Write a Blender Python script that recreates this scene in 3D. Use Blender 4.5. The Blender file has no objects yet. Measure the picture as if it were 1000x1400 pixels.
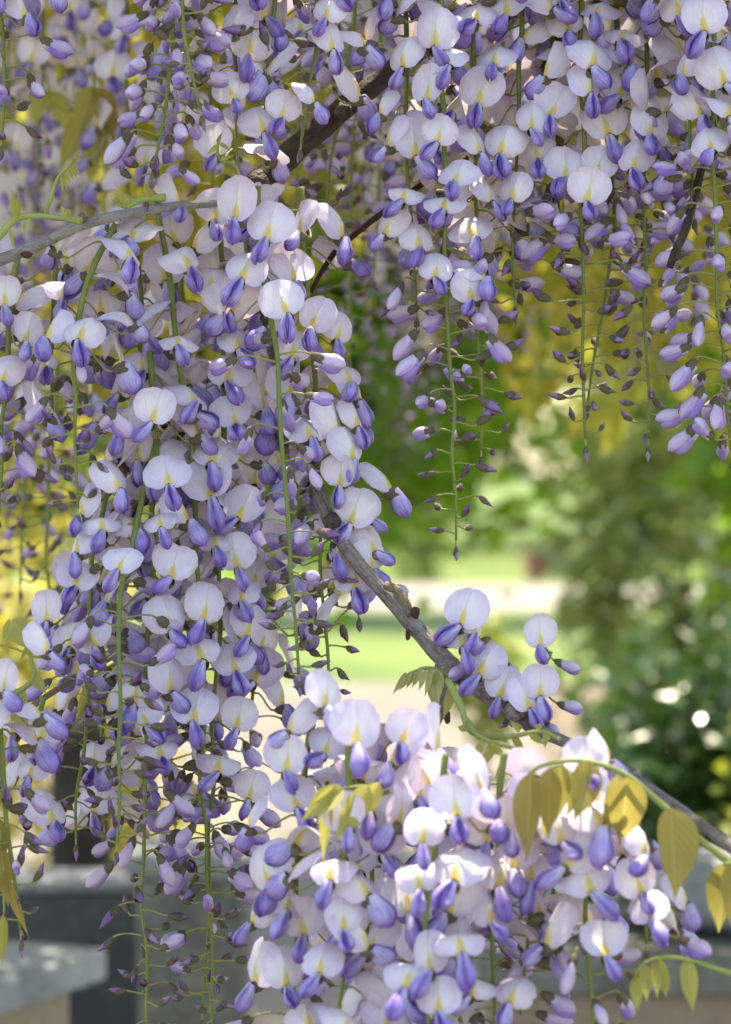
import bpy, math, random
import numpy as np
from mathutils import Vector, Matrix, Quaternion, noise

R = math.radians
rng = random.Random(7)
scene = bpy.context.scene
col = scene.collection

# ------------------------------------------------------------------ camera
CAM = Vector((0, 0, 1.5)); FPX = 1000 * 85 / 24.0
PITCH = -math.atan(60 / FPX)
cd = bpy.data.cameras.new('camera'); cam = bpy.data.objects.new('camera', cd); col.objects.link(cam)
cd.lens = 85; cd.sensor_width = 24; cd.sensor_fit = 'HORIZONTAL'
cd.clip_start = 0.05; cd.clip_end = 1000
cam.location = CAM; cam.rotation_euler = (math.pi / 2 + PITCH, 0, 0)
cd.dof.use_dof = True; cd.dof.focus_distance = 1.085; cd.dof.aperture_fstop = 10.5; cd.dof.aperture_blades = 0
scene.camera = cam
CAMROT = Matrix.Rotation(PITCH, 3, 'X')
def at(px, py, d):
    """world point seen at photo pixel (px,py) at depth d"""
    return CAM + CAMROT @ Vector(((px - 500) / FPX * d, d, (700 - py) / FPX * d))

# ------------------------------------------------------------------ world, sun
SUN_EL, SUN_AZ = R(68), R(10)          # azimuth measured from +Y towards +X
w = bpy.data.worlds.new('World'); scene.world = w; w.use_nodes = True
wn = w.node_tree.nodes; wl = w.node_tree.links
bg = wn['Background']; sk = wn.new('ShaderNodeTexSky'); sk.sky_type = 'NISHITA'; sk.sun_disc = False
sk.sun_elevation = SUN_EL; sk.sun_rotation = SUN_AZ; sk.dust_density = 1.5
wl.new(sk.outputs[0], bg.inputs[0]); bg.inputs[1].default_value = 0.15
sl = bpy.data.lights.new('sun', 'SUN'); sun = bpy.data.objects.new('sun', sl); col.objects.link(sun)
sl.energy = 3.1; sl.angle = R(0.53); sl.color = (1, 0.95, 0.86)
SUND = Vector((math.sin(SUN_AZ) * math.cos(SUN_EL), math.cos(SUN_AZ) * math.cos(SUN_EL), math.sin(SUN_EL)))
sun.rotation_euler = SUND.to_track_quat('Z', 'Y').to_euler(); sun.location = (3, 6, 9)
scene.view_settings.view_transform = 'Standard'; scene.view_settings.look = 'None'
scene.view_settings.exposure = 2.05; scene.view_settings.gamma = 1
scene.view_settings.use_white_balance = True; scene.view_settings.white_balance_temperature = 7700
scene.cycles.use_denoising = True
scene.cycles.max_bounces = 8; scene.cycles.transparent_max_bounces = 8; scene.cycles.sample_clamp_indirect = 8

# ------------------------------------------------------------------ node helpers
def newmat(name):
    m = bpy.data.materials.new(name); m.use_nodes = True
    nt = m.node_tree; nt.nodes.clear()
    out = nt.nodes.new('ShaderNodeOutputMaterial')
    return m, nt, out
class NB:
    def __init__(s, nt): s.nt = nt
    def n(s, t, **kw):
        x = s.nt.nodes.new(t)
        for k, v in kw.items(): setattr(x, k, v)
        return x
    def put(s, sock, v):
        if hasattr(v, 'is_output') or isinstance(v, bpy.types.NodeSocket): s.nt.links.new(v, sock)
        else: sock.default_value = v
    def math(s, op, a, b=0.0, c=0.0, clamp=False):
        x = s.n('ShaderNodeMath', operation=op, use_clamp=clamp)
        s.put(x.inputs[0], a); s.put(x.inputs[1], b); s.put(x.inputs[2], c)
        return x.outputs[0]
    def smooth(s, v, a, b):
        x = s.n('ShaderNodeMapRange', interpolation_type='SMOOTHSTEP')
        s.put(x.inputs[0], v); s.put(x.inputs[1], a); s.put(x.inputs[2], b)
        return x.outputs[0]
    def mix(s, f, a, b, blend='MIX'):
        x = s.n('ShaderNodeMix', data_type='RGBA', blend_type=blend)
        s.put(x.inputs[0], f); s.put(x.inputs[6], a); s.put(x.inputs[7], b)
        return x.outputs[2]
    def noise(s, vec, scale, detail=2.0, rough=0.5):
        x = s.n('ShaderNodeTexNoise')
        if vec is not None: s.put(x.inputs['Vector'], vec)
        s.put(x.inputs['Scale'], scale); s.put(x.inputs['Detail'], detail); s.put(x.inputs['Roughness'], rough)
        return x.outputs[0]
    def xyz(s, a, b, c):
        x = s.n('ShaderNodeCombineXYZ'); s.put(x.inputs[0], a); s.put(x.inputs[1], b); s.put(x.inputs[2], c)
        return x.outputs[0]
    def bump(s, h, strength, dist):
        x = s.n('ShaderNodeBump'); s.put(x.inputs['Height'], h)
        x.inputs['Strength'].default_value = strength; x.inputs['Distance'].default_value = dist
        return x.outputs[0]
    def leafy(s, out, color, trans, rough=0.5, spec=0.35, tcolor=None, normal=None):
        p = s.n('ShaderNodeBsdfPrincipled'); s.put(p.inputs['Base Color'], color)
        p.inputs['Roughness'].default_value = rough; p.inputs['Specular IOR Level'].default_value = spec
        t = s.n('ShaderNodeBsdfTranslucent'); s.put(t.inputs[0], tcolor if tcolor is not None else color)
        if normal is not None: s.put(p.inputs['Normal'], normal)
        m = s.n('ShaderNodeMixShader'); m.inputs[0].default_value = trans
        s.nt.links.new(p.outputs[0], m.inputs[1]); s.nt.links.new(t.outputs[0], m.inputs[2])
        s.nt.links.new(m.outputs[0], out.inputs[0])
    def solid(s, out, color, rough=0.6, spec=0.4, normal=None):
        p = s.n('ShaderNodeBsdfPrincipled'); s.put(p.inputs['Base Color'], color)
        s.put(p.inputs['Roughness'], rough); p.inputs['Specular IOR Level'].default_value = spec
        if normal is not None: s.put(p.inputs['Normal'], normal)
        s.nt.links.new(p.outputs[0], out.inputs[0])
def c4(*a): return (*a, 1.0)

def mat_banner():
    m, nt, out = newmat('banner_petal'); b = NB(nt)
    uv = b.n('ShaderNodeUVMap').outputs[0]
    sp = b.n('ShaderNodeSeparateXYZ'); nt.links.new(uv, sp.inputs[0])
    x = b.math('MULTIPLY', b.math('SUBTRACT', sp.outputs[0], 0.5), 2.0)    # about -1..1 across
    z = sp.outputs[1]                                                     # 0 base .. 1 top
    oi = b.n('ShaderNodeObjectInfo'); rnd = oi.outputs['Random']
    ax = b.math('ABSOLUTE', x)
    r = b.math('SQRT', b.math('ADD', b.math('MULTIPLY', x, x), b.math('POWER', b.math('MULTIPLY', b.math('SUBTRACT', z, 0.47), 2.0), 2.0)))
    body = b.mix(rnd, c4(.87, .80, .85), c4(.79, .70, .82))
    edge = b.mix(b.math('FRACT', b.math('MULTIPLY', rnd, 7.3)), c4(.64, .53, .73), c4(.68, .55, .69))
    pat = b.noise(b.xyz(x, z, b.math('MULTIPLY', rnd, 31)), 2.2, 2)
    cl = b.mix(b.math('MULTIPLY', b.smooth(b.math('ADD', r, b.math('MULTIPLY', b.math('SUBTRACT', pat, .5), .8)), .35, 1.15), .85), body, edge)
    # veins fan out from the base
    ang = b.math('ARCTAN2', x, b.math('ADD', z, 0.12))
    v = b.noise(b.xyz(b.math('MULTIPLY', ang, 26), b.math('MULTIPLY', z, 1.5), b.math('MULTIPLY', rnd, 13)), 1.0, 2, .6)
    cl = b.mix(b.math('MULTIPLY', b.smooth(v, .5, .68), .30), cl, c4(.60, .50, .68))
    # yellow guide mark: forked flame low on the midline
    n2 = b.noise(b.xyz(b.math('MULTIPLY', x, 9), b.math('MULTIPLY', z, 2.4), b.math('MULTIPLY', rnd, 57)), 1.3, 2)
    wid = b.math('ADD', b.math('SUBTRACT', .25, b.math('MULTIPLY', z, .40)), b.math('MULTIPLY', b.math('SUBTRACT', n2, .5), .22))
    side = b.math('SUBTRACT', 1.0, b.smooth(b.math('SUBTRACT', ax, wid), -.06, .05))
    vert = b.math('MULTIPLY', b.math('SUBTRACT', 1.0, b.smooth(z, .26, .56)), b.smooth(z, .0, .06))
    ym = b.math('MULTIPLY', side, vert)
    pale = b.math('MULTIPLY', b.math('SUBTRACT', 1.0, b.smooth(ax, .05, .32)), b.math('SUBTRACT', 1.0, b.smooth(z, .35, .75)))
    cl = b.mix(b.math('MULTIPLY', pale, .55), cl, c4(.88, .85, .72))
    cl = b.mix(b.math('MULTIPLY', ym, .88), cl, b.mix(n2, c4(.85, .58, .06), c4(.85, .68, .18)))
    mid = b.math('MULTIPLY', b.math('SUBTRACT', 1.0, b.smooth(ax, .008, .035)), .5)
    cl = b.mix(mid, cl, c4(.55, .47, .38))
    # small bruises
    sp1 = b.noise(b.xyz(x, z, b.math('MULTIPLY', rnd, 91)), 5.5, 3, .6)
    cl = b.mix(b.math('MULTIPLY', b.smooth(sp1, .70, .76), .75), cl, c4(.42, .27, .12))
    brn = b.math('MULTIPLY', b.smooth(b.math('ADD', r, b.math('MULTIPLY', b.math('SUBTRACT', sp1, .5), .9)), .93, 1.06), b.smooth(b.math('FRACT', b.math('MULTIPLY', rnd, 3.7)), .72, .9))
    cl = b.mix(b.math('MULTIPLY', brn, .6), cl, c4(.62, .45, .25))
    bp = b.bump(v, .6, .0007)
    b.leafy(out, cl, .25, .5, .35, normal=bp)
    return m

def mat_keel():
    m, nt, out = newmat('keel_petal'); b = NB(nt)
    uv = b.n('ShaderNodeUVMap').outputs[0]
    sp = b.n('ShaderNodeSeparateXYZ'); nt.links.new(uv, sp.inputs[0])
    s, a = sp.outputs[1], sp.outputs[0]
    rnd = b.n('ShaderNodeObjectInfo').outputs['Random']
    r2 = b.math('FRACT', b.math('MULTIPLY', rnd, 9.7))
    base = b.mix(rnd, c4(.50, .43, .80), c4(.31, .22, .62))
    tip = b.mix(r2, c4(.25, .11, .50), c4(.15, .07, .44))
    pale = b.mix(r2, c4(.74, .68, .84), c4(.56, .50, .80))
    n1 = b.noise(b.xyz(b.math('MULTIPLY', a, 9), b.math('MULTIPLY', s, 1.3), b.math('MULTIPLY', rnd, 17)), 1.6, 3, .6)
    k = b.math('ADD', s, b.math('MULTIPLY', b.math('SUBTRACT', n1, .5), .6))
    cl = b.mix(b.smooth(k, .05, b.math('ADD', .38, b.math('MULTIPLY', r2, .35))), pale, base)
    cl = b.mix(b.smooth(k, .60, 1.05), cl, tip)
    cl = b.mix(b.math('MULTIPLY', b.smooth(a, .22, .02), .75), cl, c4(.13, .06, .36))       # by the slit
    cl = b.mix(b.math('MULTIPLY', b.smooth(n1, .52, .62), .5), cl, c4(.22, .13, .5))
    n4 = b.noise(b.xyz(b.math('MULTIPLY', a, 34), b.math('MULTIPLY', s, 2.0), b.math('MULTIPLY', rnd, 71)), 1.0, 2, .5)
    cl = b.mix(b.math('MULTIPLY', b.smooth(n4, .5, .66), .22), cl, c4(.72, .66, .88))
    b.leafy(out, cl, .30, .42, .4, normal=b.bump(n1, .3, .0006))
    return m

def mat_bud(name, dark):
    m, nt, out = newmat(name); b = NB(nt)
    uv = b.n('ShaderNodeUVMap').outputs[0]
    sp = b.n('ShaderNodeSeparateXYZ'); nt.links.new(uv, sp.inputs[0])
    a, s = sp.outputs[0], sp.outputs[1]       # a: 0 top ridge .. 1 underside
    rnd = b.n('ShaderNodeObjectInfo').outputs['Random']
    r2 = b.math('FRACT', b.math('MULTIPLY', rnd, 5.7))
    if dark:
        top = b.mix(r2, c4(.22, .11, .27), c4(.40, .28, .50)); low = c4(.12, .05, .16)
    else:
        top = b.mix(r2, c4(.64, .54, .74), c4(.62, .47, .63)); low = b.mix(rnd, c4(.27, .16, .54), c4(.42, .30, .64))
    n1 = b.noise(b.xyz(b.math('MULTIPLY', a, 7), b.math('MULTIPLY', s, 1.5), b.math('MULTIPLY', rnd, 37)), 2.0, 3, .6)
    f = b.math('ADD', b.math('MULTIPLY', a, .9), b.math('MULTIPLY', b.math('SUBTRACT', n1, .5), .7))
    f = b.math('ADD', f, b.math('MULTIPLY', s, .25))
    cl = b.mix(b.smooth(f, .45, 1.05), top, low)
    if not dark:
        cl = b.mix(b.math('MULTIPLY', b.smooth(s, .35, .0), .6), cl, c4(.78, .73, .74))
    cl = b.mix(b.math('MULTIPLY', b.smooth(n1, .56, .7), .35), cl, low)
    b.leafy(out, cl, .22, .5, .3, normal=b.bump(n1, .25, .0005))
    return m

def mat_var(name, a, bcol, trans=0.0, rough=.6, spec=.3, nscale=60, third=None):
    m, nt, out = newmat(name); b = NB(nt)
    rnd = b.n('ShaderNodeObjectInfo').outputs['Random']
    tc = b.n('ShaderNodeTexCoord').outputs['Object']
    n1 = b.noise(tc, nscale, 3, .6)
    f = b.math('ADD', b.math('MULTIPLY', rnd, .5), b.math('SUBTRACT', b.math('MULTIPLY', n1, 1.0), .25), clamp=True)
    cl = b.mix(f, c4(*a), c4(*bcol))
    if third is not None: cl = b.mix(b.math('MULTIPLY', b.smooth(n1, .55, .7), .7), cl, c4(*third))
    if trans > 0: b.leafy(out, cl, trans, rough, spec, normal=b.bump(n1, .3, .001))
    else: b.solid(out, cl, rough, spec, normal=b.bump(n1, .3, .001))
    return m

def mat_bark(name, a, bcol, streak, scale=1.0):
    """uv.x runs round the branch, uv.y along it in metres"""
    m, nt, out = newmat(name); b = NB(nt)
    uv = b.n('ShaderNodeUVMap').outputs[0]
    tc = b.n('ShaderNodeTexCoord').outputs['Object']
    mp = b.n('ShaderNodeMapping'); nt.links.new(uv, mp.inputs[0]); mp.inputs['Scale'].default_value = (14, 90 * scale, 1)
    n1 = b.noise(mp.outputs[0], 1.0, 5, .65)
    n2 = b.noise(tc, 90 * scale, 4, .6)
    n3 = b.noise(tc, 420 * scale, 2, .6)
    cl = b.mix(b.smooth(n1, .35, .65), c4(*a), c4(*bcol))
    cl = b.mix(b.math('MULTIPLY', b.smooth(n2, .48, .66), .7), cl, c4(*streak))
    cl = b.mix(b.math('MULTIPLY', b.smooth(n3, .60, .70), .55), cl, c4(.07, .05, .04))
    h = b.math('ADD', n1, b.math('MULTIPLY', n3, .5))
    b.solid(out, cl, .7, .35, normal=b.bump(h, 1.0, .003))
    return m

def mat_leaf(name, a, bcol, trans=.5, rough=.38, spec=.45, attr=False):
    m, nt, out = newmat(name); b = NB(nt)
    oi = b.n('ShaderNodeObjectInfo').outputs['Random']
    geo = b.n('ShaderNodeNewGeometry').outputs['Random Per Island'] if attr else oi
    tc = b.n('ShaderNodeTexCoord').outputs['Object']
    n1 = b.noise(tc, 3.0 if attr else 55.0, 3, .6)
    f = b.math('ADD', b.math('MULTIPLY', geo, .7), b.math('SUBTRACT', b.math('MULTIPLY', n1, .9), .3), clamp=True)
    cl = b.mix(f, c4(*a), c4(*bcol)); nrm = None
    if not attr:
        uv = b.n('ShaderNodeUVMap').outputs[0]
        sp = b.n('ShaderNodeSeparateXYZ'); nt.links.new(uv, sp.inputs[0])
        ax = b.math('ABSOLUTE', b.math('SUBTRACT', sp.outputs[0], .5))
        t = b.math('FRACT', b.math('SUBTRACT', b.math('MULTIPLY', sp.outputs[1], 9.0), b.math('MULTIPLY', ax, 7.0)))
        vein = b.math('SUBTRACT', 1.0, b.smooth(b.math('ABSOLUTE', b.math('SUBTRACT', t, .5)), .03, .12))
        midr = b.math('SUBTRACT', 1.0, b.smooth(ax, .015, .05))
        vv = b.math('MAXIMUM', b.math('MULTIPLY', vein, .35), b.math('MULTIPLY', midr, .6))
        cl = b.mix(vv, cl, c4(.56, .55, .20))
        n5 = b.noise(tc, 240, 3, .6)
        cl = b.mix(b.math('MULTIPLY', b.smooth(n5, .55, .7), .5), cl, c4(.24, .13, .04))
        nrm = b.bump(b.math('SUBTRACT', n5, vv), .4, .001)
    b.leafy(out, cl, trans, rough, spec, normal=nrm)
    return m

def mat_ground(name, a, bcol, s1, s2, third=None, rough=.9):
    m, nt, out = newmat(name); b = NB(nt)
    tc = b.n('ShaderNodeTexCoord').outputs['Object']
    n1 = b.noise(tc, s1, 4, .6); n2 = b.noise(tc, s2, 4, .65)
    cl = b.mix(b.smooth(n1, .35, .65), c4(*a), c4(*bcol))
    if third is not None: cl = b.mix(b.math('MULTIPLY', b.smooth(n2, .5, .68), .6), cl, c4(*third))
    b.solid(out, cl, rough, .3, normal=b.bump(n2, .5, .01))
    return m

M = dict(
    banner=mat_banner(), keel=mat_keel(), half=mat_bud('half_open_petal', False), bud=mat_bud('closed_bud_petal', True),
    calyx=mat_var('calyx_skin', (.15, .13, .075), (.105, .078, .066), .08, .7, .25, 500, (.07, .052, .048)),
    pedicel=mat_var('pedicel_skin', (.26, .27, .08), (.34, .33, .12), .12, .55, .3, 200),
    rachis=mat_var('rachis_skin', (.13, .17, .03), (.19, .23, .05), .05, .5, .35, 160),
    bark=mat_bark('grey_bark', (.20, .15, .125), (.36, .31, .285), (.10, .065, .05)),
    greybark=mat_bark('pale_grey_bark', (.33, .30, .285), (.44, .41, .40), (.24, .19, .165)),
    darkbark=mat_bark('dark_bark', (.03, .022, .018), (.075, .056, .046), (.11, .075, .05)),
    redbark=mat_bark('red_brown_bark', (.06, .022, .018), (.10, .045, .032), (.04, .02, .02), 2),
    tanbark=mat_bark('tan_bark', (.30, .22, .13), (.38, .29, .18), (.22, .15, .09), 2),
    bronze=mat_leaf('bronze_leaf', (.42, .45, .10), (.42, .29, .08), .66),
    young=mat_leaf('young_leaf', (.46, .47, .10), (.52, .45, .13), .5),
    pale=mat_leaf('pale_silky_leaf', (.62, .60, .30), (.55, .52, .18), .5, .6, .3),
    shoot=mat_var('shoot_skin', (.24, .30, .07), (.33, .36, .12), .1, .6, .3, 200),
)
# ------------------------------------------------------------------ mesh helpers
def mesh(name, verts, faces, mats, uvs=None, fmat=None, smooth=True):
    me = bpy.data.meshes.new(name)
    me.from_pydata([tuple(v) for v in verts], [], faces)
    for m in (mats if isinstance(mats, (list, tuple)) else [mats]): me.materials.append(m)
    if fmat is not None: me.polygons.foreach_set('material_index', fmat)
    if smooth: me.polygons.foreach_set('use_smooth', [True] * len(me.polygons))
    if uvs is not None:
        lay = me.uv_layers.new(name='UVMap')
        li = np.empty(len(me.loops), dtype=np.int32); me.loops.foreach_get('vertex_index', li)
        lay.data.foreach_set('uv', np.asarray(uvs, dtype=np.float32)[li].ravel())
    me.update()
    return me
def fast_mesh(name, V, F, mats, smooth=False, fmat=None):
    """numpy arrays: V (n,3), F (m,k)"""
    me = bpy.data.meshes.new(name); m, k = F.shape
    me.vertices.add(len(V)); me.vertices.foreach_set('co', V.astype(np.float32).ravel())
    me.loops.add(m * k); me.loops.foreach_set('vertex_index', F.astype(np.int32).ravel())
    me.polygons.add(m); me.polygons.foreach_set('loop_start', np.arange(0, m * k, k, dtype=np.int32))
    me.polygons.foreach_set('loop_total', np.full(m, k, dtype=np.int32))
    for x in (mats if isinstance(mats, (list, tuple)) else [mats]): me.materials.append(x)
    if fmat is not None: me.polygons.foreach_set('material_index', fmat.astype(np.int32))
    me.polygons.foreach_set('use_smooth', [smooth] * m)
    me.update(calc_edges=True); me.validate()
    return me
def obj(name, me, parent=None, mat=None):
    o = bpy.data.objects.new(name, me); col.objects.link(o)
    if parent is not None: o.parent = parent
    if mat is not None: o.matrix_basis = mat
    return o
def tag(o, label=None, cat=None, group=None, kind=None):
    if label: o['label'] = label
    if cat: o['category'] = cat
    if group: o['group'] = group
    if kind: o['kind'] = kind
    return o
def thing(name, loc, label, cat, group=None):
    o = bpy.data.objects.new(name, None); col.objects.link(o); o.location = loc
    o.empty_display_size = .02
    return tag(o, label, cat, group)
def catmull(pts, n):
    """smooth chain through pts (tuples of equal length), n steps per span"""
    P = [np.array(p, float) for p in pts]
    P = [2 * P[0] - P[1]] + P + [2 * P[-1] - P[-2]]; out = []
    for i in range(1, len(P) - 2):
        a, b_, c, d = P[i - 1:i + 3]
        for k in range(n):
            t = k / n
            out.append(.5 * (2 * b_ + (c - a) * t + (2 * a - 5 * b_ + 4 * c - d) * t * t + (3 * b_ - a - 3 * c + d) * t ** 3))
    out.append(P[-2]); return out
def tube_data(pts, radii, sides=6, rough=0.0, r_=None, cap=True):
    """pts: Vectors. Returns verts, faces, uvs"""
    V, F, U = [], [], []; n = len(pts); L = 0.0
    t = (pts[1] - pts[0]).normalized(); u = t.orthogonal().normalized()
    for i in range(n):
        t = (pts[min(i + 1, n - 1)] - pts[max(i - 1, 0)])
        t = t.normalized() if t.length > 1e-9 else Vector((0, 0, 1))
        u = (u - t * u.dot(t)); u = u.normalized() if u.length > 1e-6 else t.orthogonal().normalized()
        v = t.cross(u)
        if i: L += (pts[i] - pts[i - 1]).length
        for k in range(sides):
            a = 2 * math.pi * k / sides; rr = radii[i]
            if rough: rr *= 1 + rough * noise.noise(Vector((pts[i].x * 90 + math.cos(a) * 1.1, pts[i].z * 90 + math.sin(a) * 1.1, pts[i].y * 90)))
            V.append(pts[i] + (u * math.cos(a) + v * math.sin(a)) * rr); U.append((k / sides if k <= sides / 2 else 1 - k / sides, L))
    for i in range(n - 1):
        for k in range(sides):
            k2 = (k + 1) % sides
            F.append((i * sides + k, i * sides + k2, (i + 1) * sides + k2, (i + 1) * sides + k))
    if cap:
        F.append(tuple(range(sides - 1, -1, -1))); F.append(tuple((n - 1) * sides + k for k in range(sides)))
    return V, F, U
def tube(name, pts, radii, mat, sides=6, rough=0.0, origin=None):
    V, F, U = tube_data(pts, radii, sides, rough)
    if origin is not None: V = [v - origin for v in V]
    return mesh(name, V, F, mat, U)
def join(parts):
    V, F, U, S = [], [], [], []
    for v, f, u, s in parts:
        o = len(V); V += list(v); U += list(u); F += [tuple(i + o for i in q) for q in f]; S += [s] * len(f)
    return V, F, U, S
MM = 0.001

# ------------------------------------------------------------------ flower pieces (built in mm, scaled to m)
def make_banner(i):
    r = random.Random(100 + i)
    NA, NR = 30, 7
    fold = R([8, 14, 5, 20, 10, 26, 40, 52, 12, 16, 12, 22, 34, 18, 46, 10][i]); curl = [.010, .02, -.012, .018, -.02, .012, .0, .0, .03, -.03, .02, .015, .01, -.02, .0, .035][i]
    back = r.uniform(-.012, .022); asym = r.uniform(-.06, .06); notch = r.uniform(.03, .09)
    h1, h2 = r.uniform(-.055, .055), r.uniform(-.045, .045); p1, p2 = r.uniform(0, 6), r.uniform(0, 6)
    ruf = r.uniform(.4, 1.25); pr = r.uniform(0, 6)
    bend = R([6, 14, -6, 20, 0, 10, 12, 5, 34, -12, 62, 48, 30, -34, 22, 75][i]); tear = r.uniform(-2.2, 2.2) if i in (3, 8, 11) else None
    V, U = [], []
    def put(rho, th):
        rad = 1 - notch * math.exp(-(th / .2) ** 2) - .16 * math.exp(-((abs(th) - math.pi) / .38) ** 2) \
            + .012 * math.sin(9 * th + p1) + .010 * math.sin(13 * th + p2) - (.13 * math.exp(-((th - tear) / .10) ** 2) if tear is not None else 0) + h1 * math.cos(2 * th + p1) + h2 * math.cos(3 * th + p2) + asym * math.sin(th)
        x = 10.2 * rho * rad * math.sin(th); z = 8.4 + 9.8 * rho * rad * math.cos(th)
        U.append((x / 20 + .5, z / 18))
        y = -curl * abs(x) ** 2 + back * -(max(0, z - 5)) ** 2 * .6 + .55 * math.exp(-(x / .9) ** 2) * min(1, z / 6)
        y += ruf * rho ** 3 * math.sin(3 * th + pr) * .7 + ruf * .4 * rho ** 4 * math.sin(5 * th + pr * 2)
        xs = x * math.cos(fold); y -= abs(x) * math.sin(fold) * (1 if i != 9 else -.6)
        y -= .12 * max(0, z - 2)                       # leans back a little
        if z < 2.5: y += .10 * (2.5 - z)
        if z > 4:                                      # upper part rolls back (or hoods forward)
            q_ = (z - 4) / 14; an = bend * q_; y -= (z - 4) * math.sin(an); z = 4 + (z - 4) * math.cos(an)
        y += .35 * math.sin(x * .9 + pr) * math.sin(z * .5 + p1) * rho
        V.append((xs * MM, y * MM, z * MM))
    put(0, 0)
    for j in range(1, NR + 1):
        for k in range(NA): put((j / NR) ** .85, -math.pi + 2 * math.pi * k / NA)
    F = [(0, 1 + (k + 1) % NA, 1 + k) for k in range(NA)]
    for j in range(NR - 1):
        a, b_ = 1 + j * NA, 1 + (j + 1) * NA
        F += [(a + k, a + (k + 1) % NA, b_ + (k + 1) % NA, b_ + k) for k in range(NA)]
    return mesh('banner', V, F, M['banner'], U)
def shell(side, L, W, H, hook, gap, r, NS=9, NP=7, twist=0.0, phi1=math.pi * .98):
    V, U, F = [], [], []
    for j in range(NS + 1):
        s = j / NS; p = .46 + .58 * min(1, s / .55) ** .9 ; p *= max(.0, 1 - max(0, (s - .45) / .56) ** 3.2) ** .55
        for k in range(NP + 1):
            f = k / NP; phi = -.12 + f * phi1
            x = side * (W * p * math.sin(max(phi, -.1)) + gap * (1 - f) ** 2 * math.sin(math.pi * s))
            z = H * p * math.cos(phi) + hook * s * s - .8 * s
            z += .28 * math.sin(7 * f + 3 * s) * s; x += side * .25 * math.sin(9 * s + 5 * f) * s
            V.append((x * MM, (L * s + .8 * math.sin(phi) * s) * MM, z * MM)); U.append((f, s))
    for j in range(NS):
        for k in range(NP):
            a = j * (NP + 1) + k; F.append((a, a + 1, a + NP + 2, a + NP + 1))
    return V, F, U
def make_keel(i):
    r = random.Random(300 + i)
    L = r.uniform(13, 15.5); W = r.uniform(3.3, 4.2); H = r.uniform(4.2, 5.4); hook = r.uniform(.5, 2.6); gap = [.3, 1.2, .5, 2.4, .2, 1.7, .6][i]; sag = r.uniform(-1.2, 1.2)
    parts = [(*shell(1, L, W, H, hook + sag * .5, gap, r), 0), (*shell(-1, L * r.uniform(.88, 1.05), W * r.uniform(.85, 1.1), H, hook - sag * .5, gap * r.uniform(.3, 1.2), r), 0)]
    a = shell(1, L * .93, W * .55, H * .8, hook + .6, 0, r, 7, 5); b2 = shell(-1, L * .93, W * .55, H * .8, hook + .6, 0, r, 7, 5)
    parts += [(a[0], a[1], [(.03, .8 + .2 * u[1]) for u in a[2]], 0), (b2[0], b2[1], [(.03, .8 + .2 * u[1]) for u in b2[2]], 0)]
    V, F, U, S = join(parts); return mesh('keel', V, F, M['keel'], U)
def loft(L, W, H, curve, blunt, NS=9, NK=12, lip=0.0, point=0.0):
    V, U, F = [], [], []
    for j in range(NS + 1):
        s = j / NS
        p = (max(.03, math.sin(math.pi * (.12 + .86 * s ** blunt))) ** .7 * (1 - point * s * s)) if point else max(.04, (.50 + .55 * min(1, s / .6) ** 1.3) * max(0, 1 - max(0, (s - .42) / .585) ** 2.6) ** .55)
        for k in range(NK):
            a = 2 * math.pi * k / NK; c = math.cos(a)
            x = W * p * math.sin(a) * (1 if c < 0 else (1 - .35 * c))
            z = H * p * (c * 1.05 if c > 0 else c) + curve * s * s + (lip * math.sin(math.pi * s) * max(0, -c))
            V.append((x * MM, L * s * MM, z * MM)); U.append((abs(a / math.pi - 1) * -1 + 1 if a <= math.pi else 1 - abs(1 - a / math.pi), s))
    for k, v in enumerate(V):
        kk = k % NK; a = kk / NK; U[k] = (2 * a if a <= .5 else 2 - 2 * a, U[k][1])
    for j in range(NS):
        for k in range(NK):
            k2 = (k + 1) % NK; F.append((j * NK + k, j * NK + k2, (j + 1) * NK + k2, (j + 1) * NK + k))
    F.append(tuple(NS * NK + k for k in range(NK)))
    return V, F, U
def make_half(i):
    r = random.Random(500 + i)
    L = r.uniform(13.5, 16.5)
    a = loft(L, r.uniform(2.5, 3.1), r.uniform(3.2, 4.0), r.uniform(-2.2, 1.2), r.uniform(1.15, 1.5), lip=0)
    w = loft(L * r.uniform(.82, 1.0), 2.0, 3.0, r.uniform(-3, 0), 1.3, 8, 10)
    dz = -r.uniform(1.0, 2.6) * MM
    wv = [(v[0], v[1] + .5 * MM, v[2] + dz) for v in w[0]]
    V, F, U, S = join([(a[0], a[1], a[2], 0), (wv, w[1], [(1.0, u[1]) for u in w[2]], 0)])
    return mesh('corolla', V, F, M['half'], U)
def make_bud(i):
    r = random.Random(700 + i)
    a = loft(r.uniform(8, 11), r.uniform(1.7, 2.1), r.uniform(1.9, 2.5), r.uniform(-.8, 1.6), r.uniform(.8, 1.05), 7, 8, point=r.uniform(.2, .55))
    return mesh('corolla', a[0], a[1], M['bud'], a[2])
def make_calyx(i):
    r = random.Random(900 + i); NK = 10; V, F, U = [], [], []
    prof = [(0, .5), (.6, 1.15), (1.9, 1.8), (3.8, 2.25), (5.4, 2.35)]
    for j, (y, rad) in enumerate(prof):
        for k in range(NK):
            a = 2 * math.pi * k / NK; yy = y
            if j == 4: yy += (.9 if k % 2 == 0 else 0) + r.uniform(-.3, .3)
            if j == 4 and k % 2 == 0: rad2 = rad * .93
            else: rad2 = rad
            V.append((rad2 * math.sin(a) * MM, yy * MM, (rad2 * 1.12 * math.cos(a) - .12 * y) * MM)); U.append((k / NK, y / 5))
    for j in range(4):
        for k in range(NK):
            k2 = (k + 1) % NK; F.append((j * NK + k, j * NK + k2, (j + 1) * NK + k2, (j + 1) * NK + k))
    return mesh('calyx', V, F, M['calyx'], U)
BAN = [make_banner(i) for i in range(16)]
KEEL = [make_keel(i) for i in range(7)]
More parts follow.
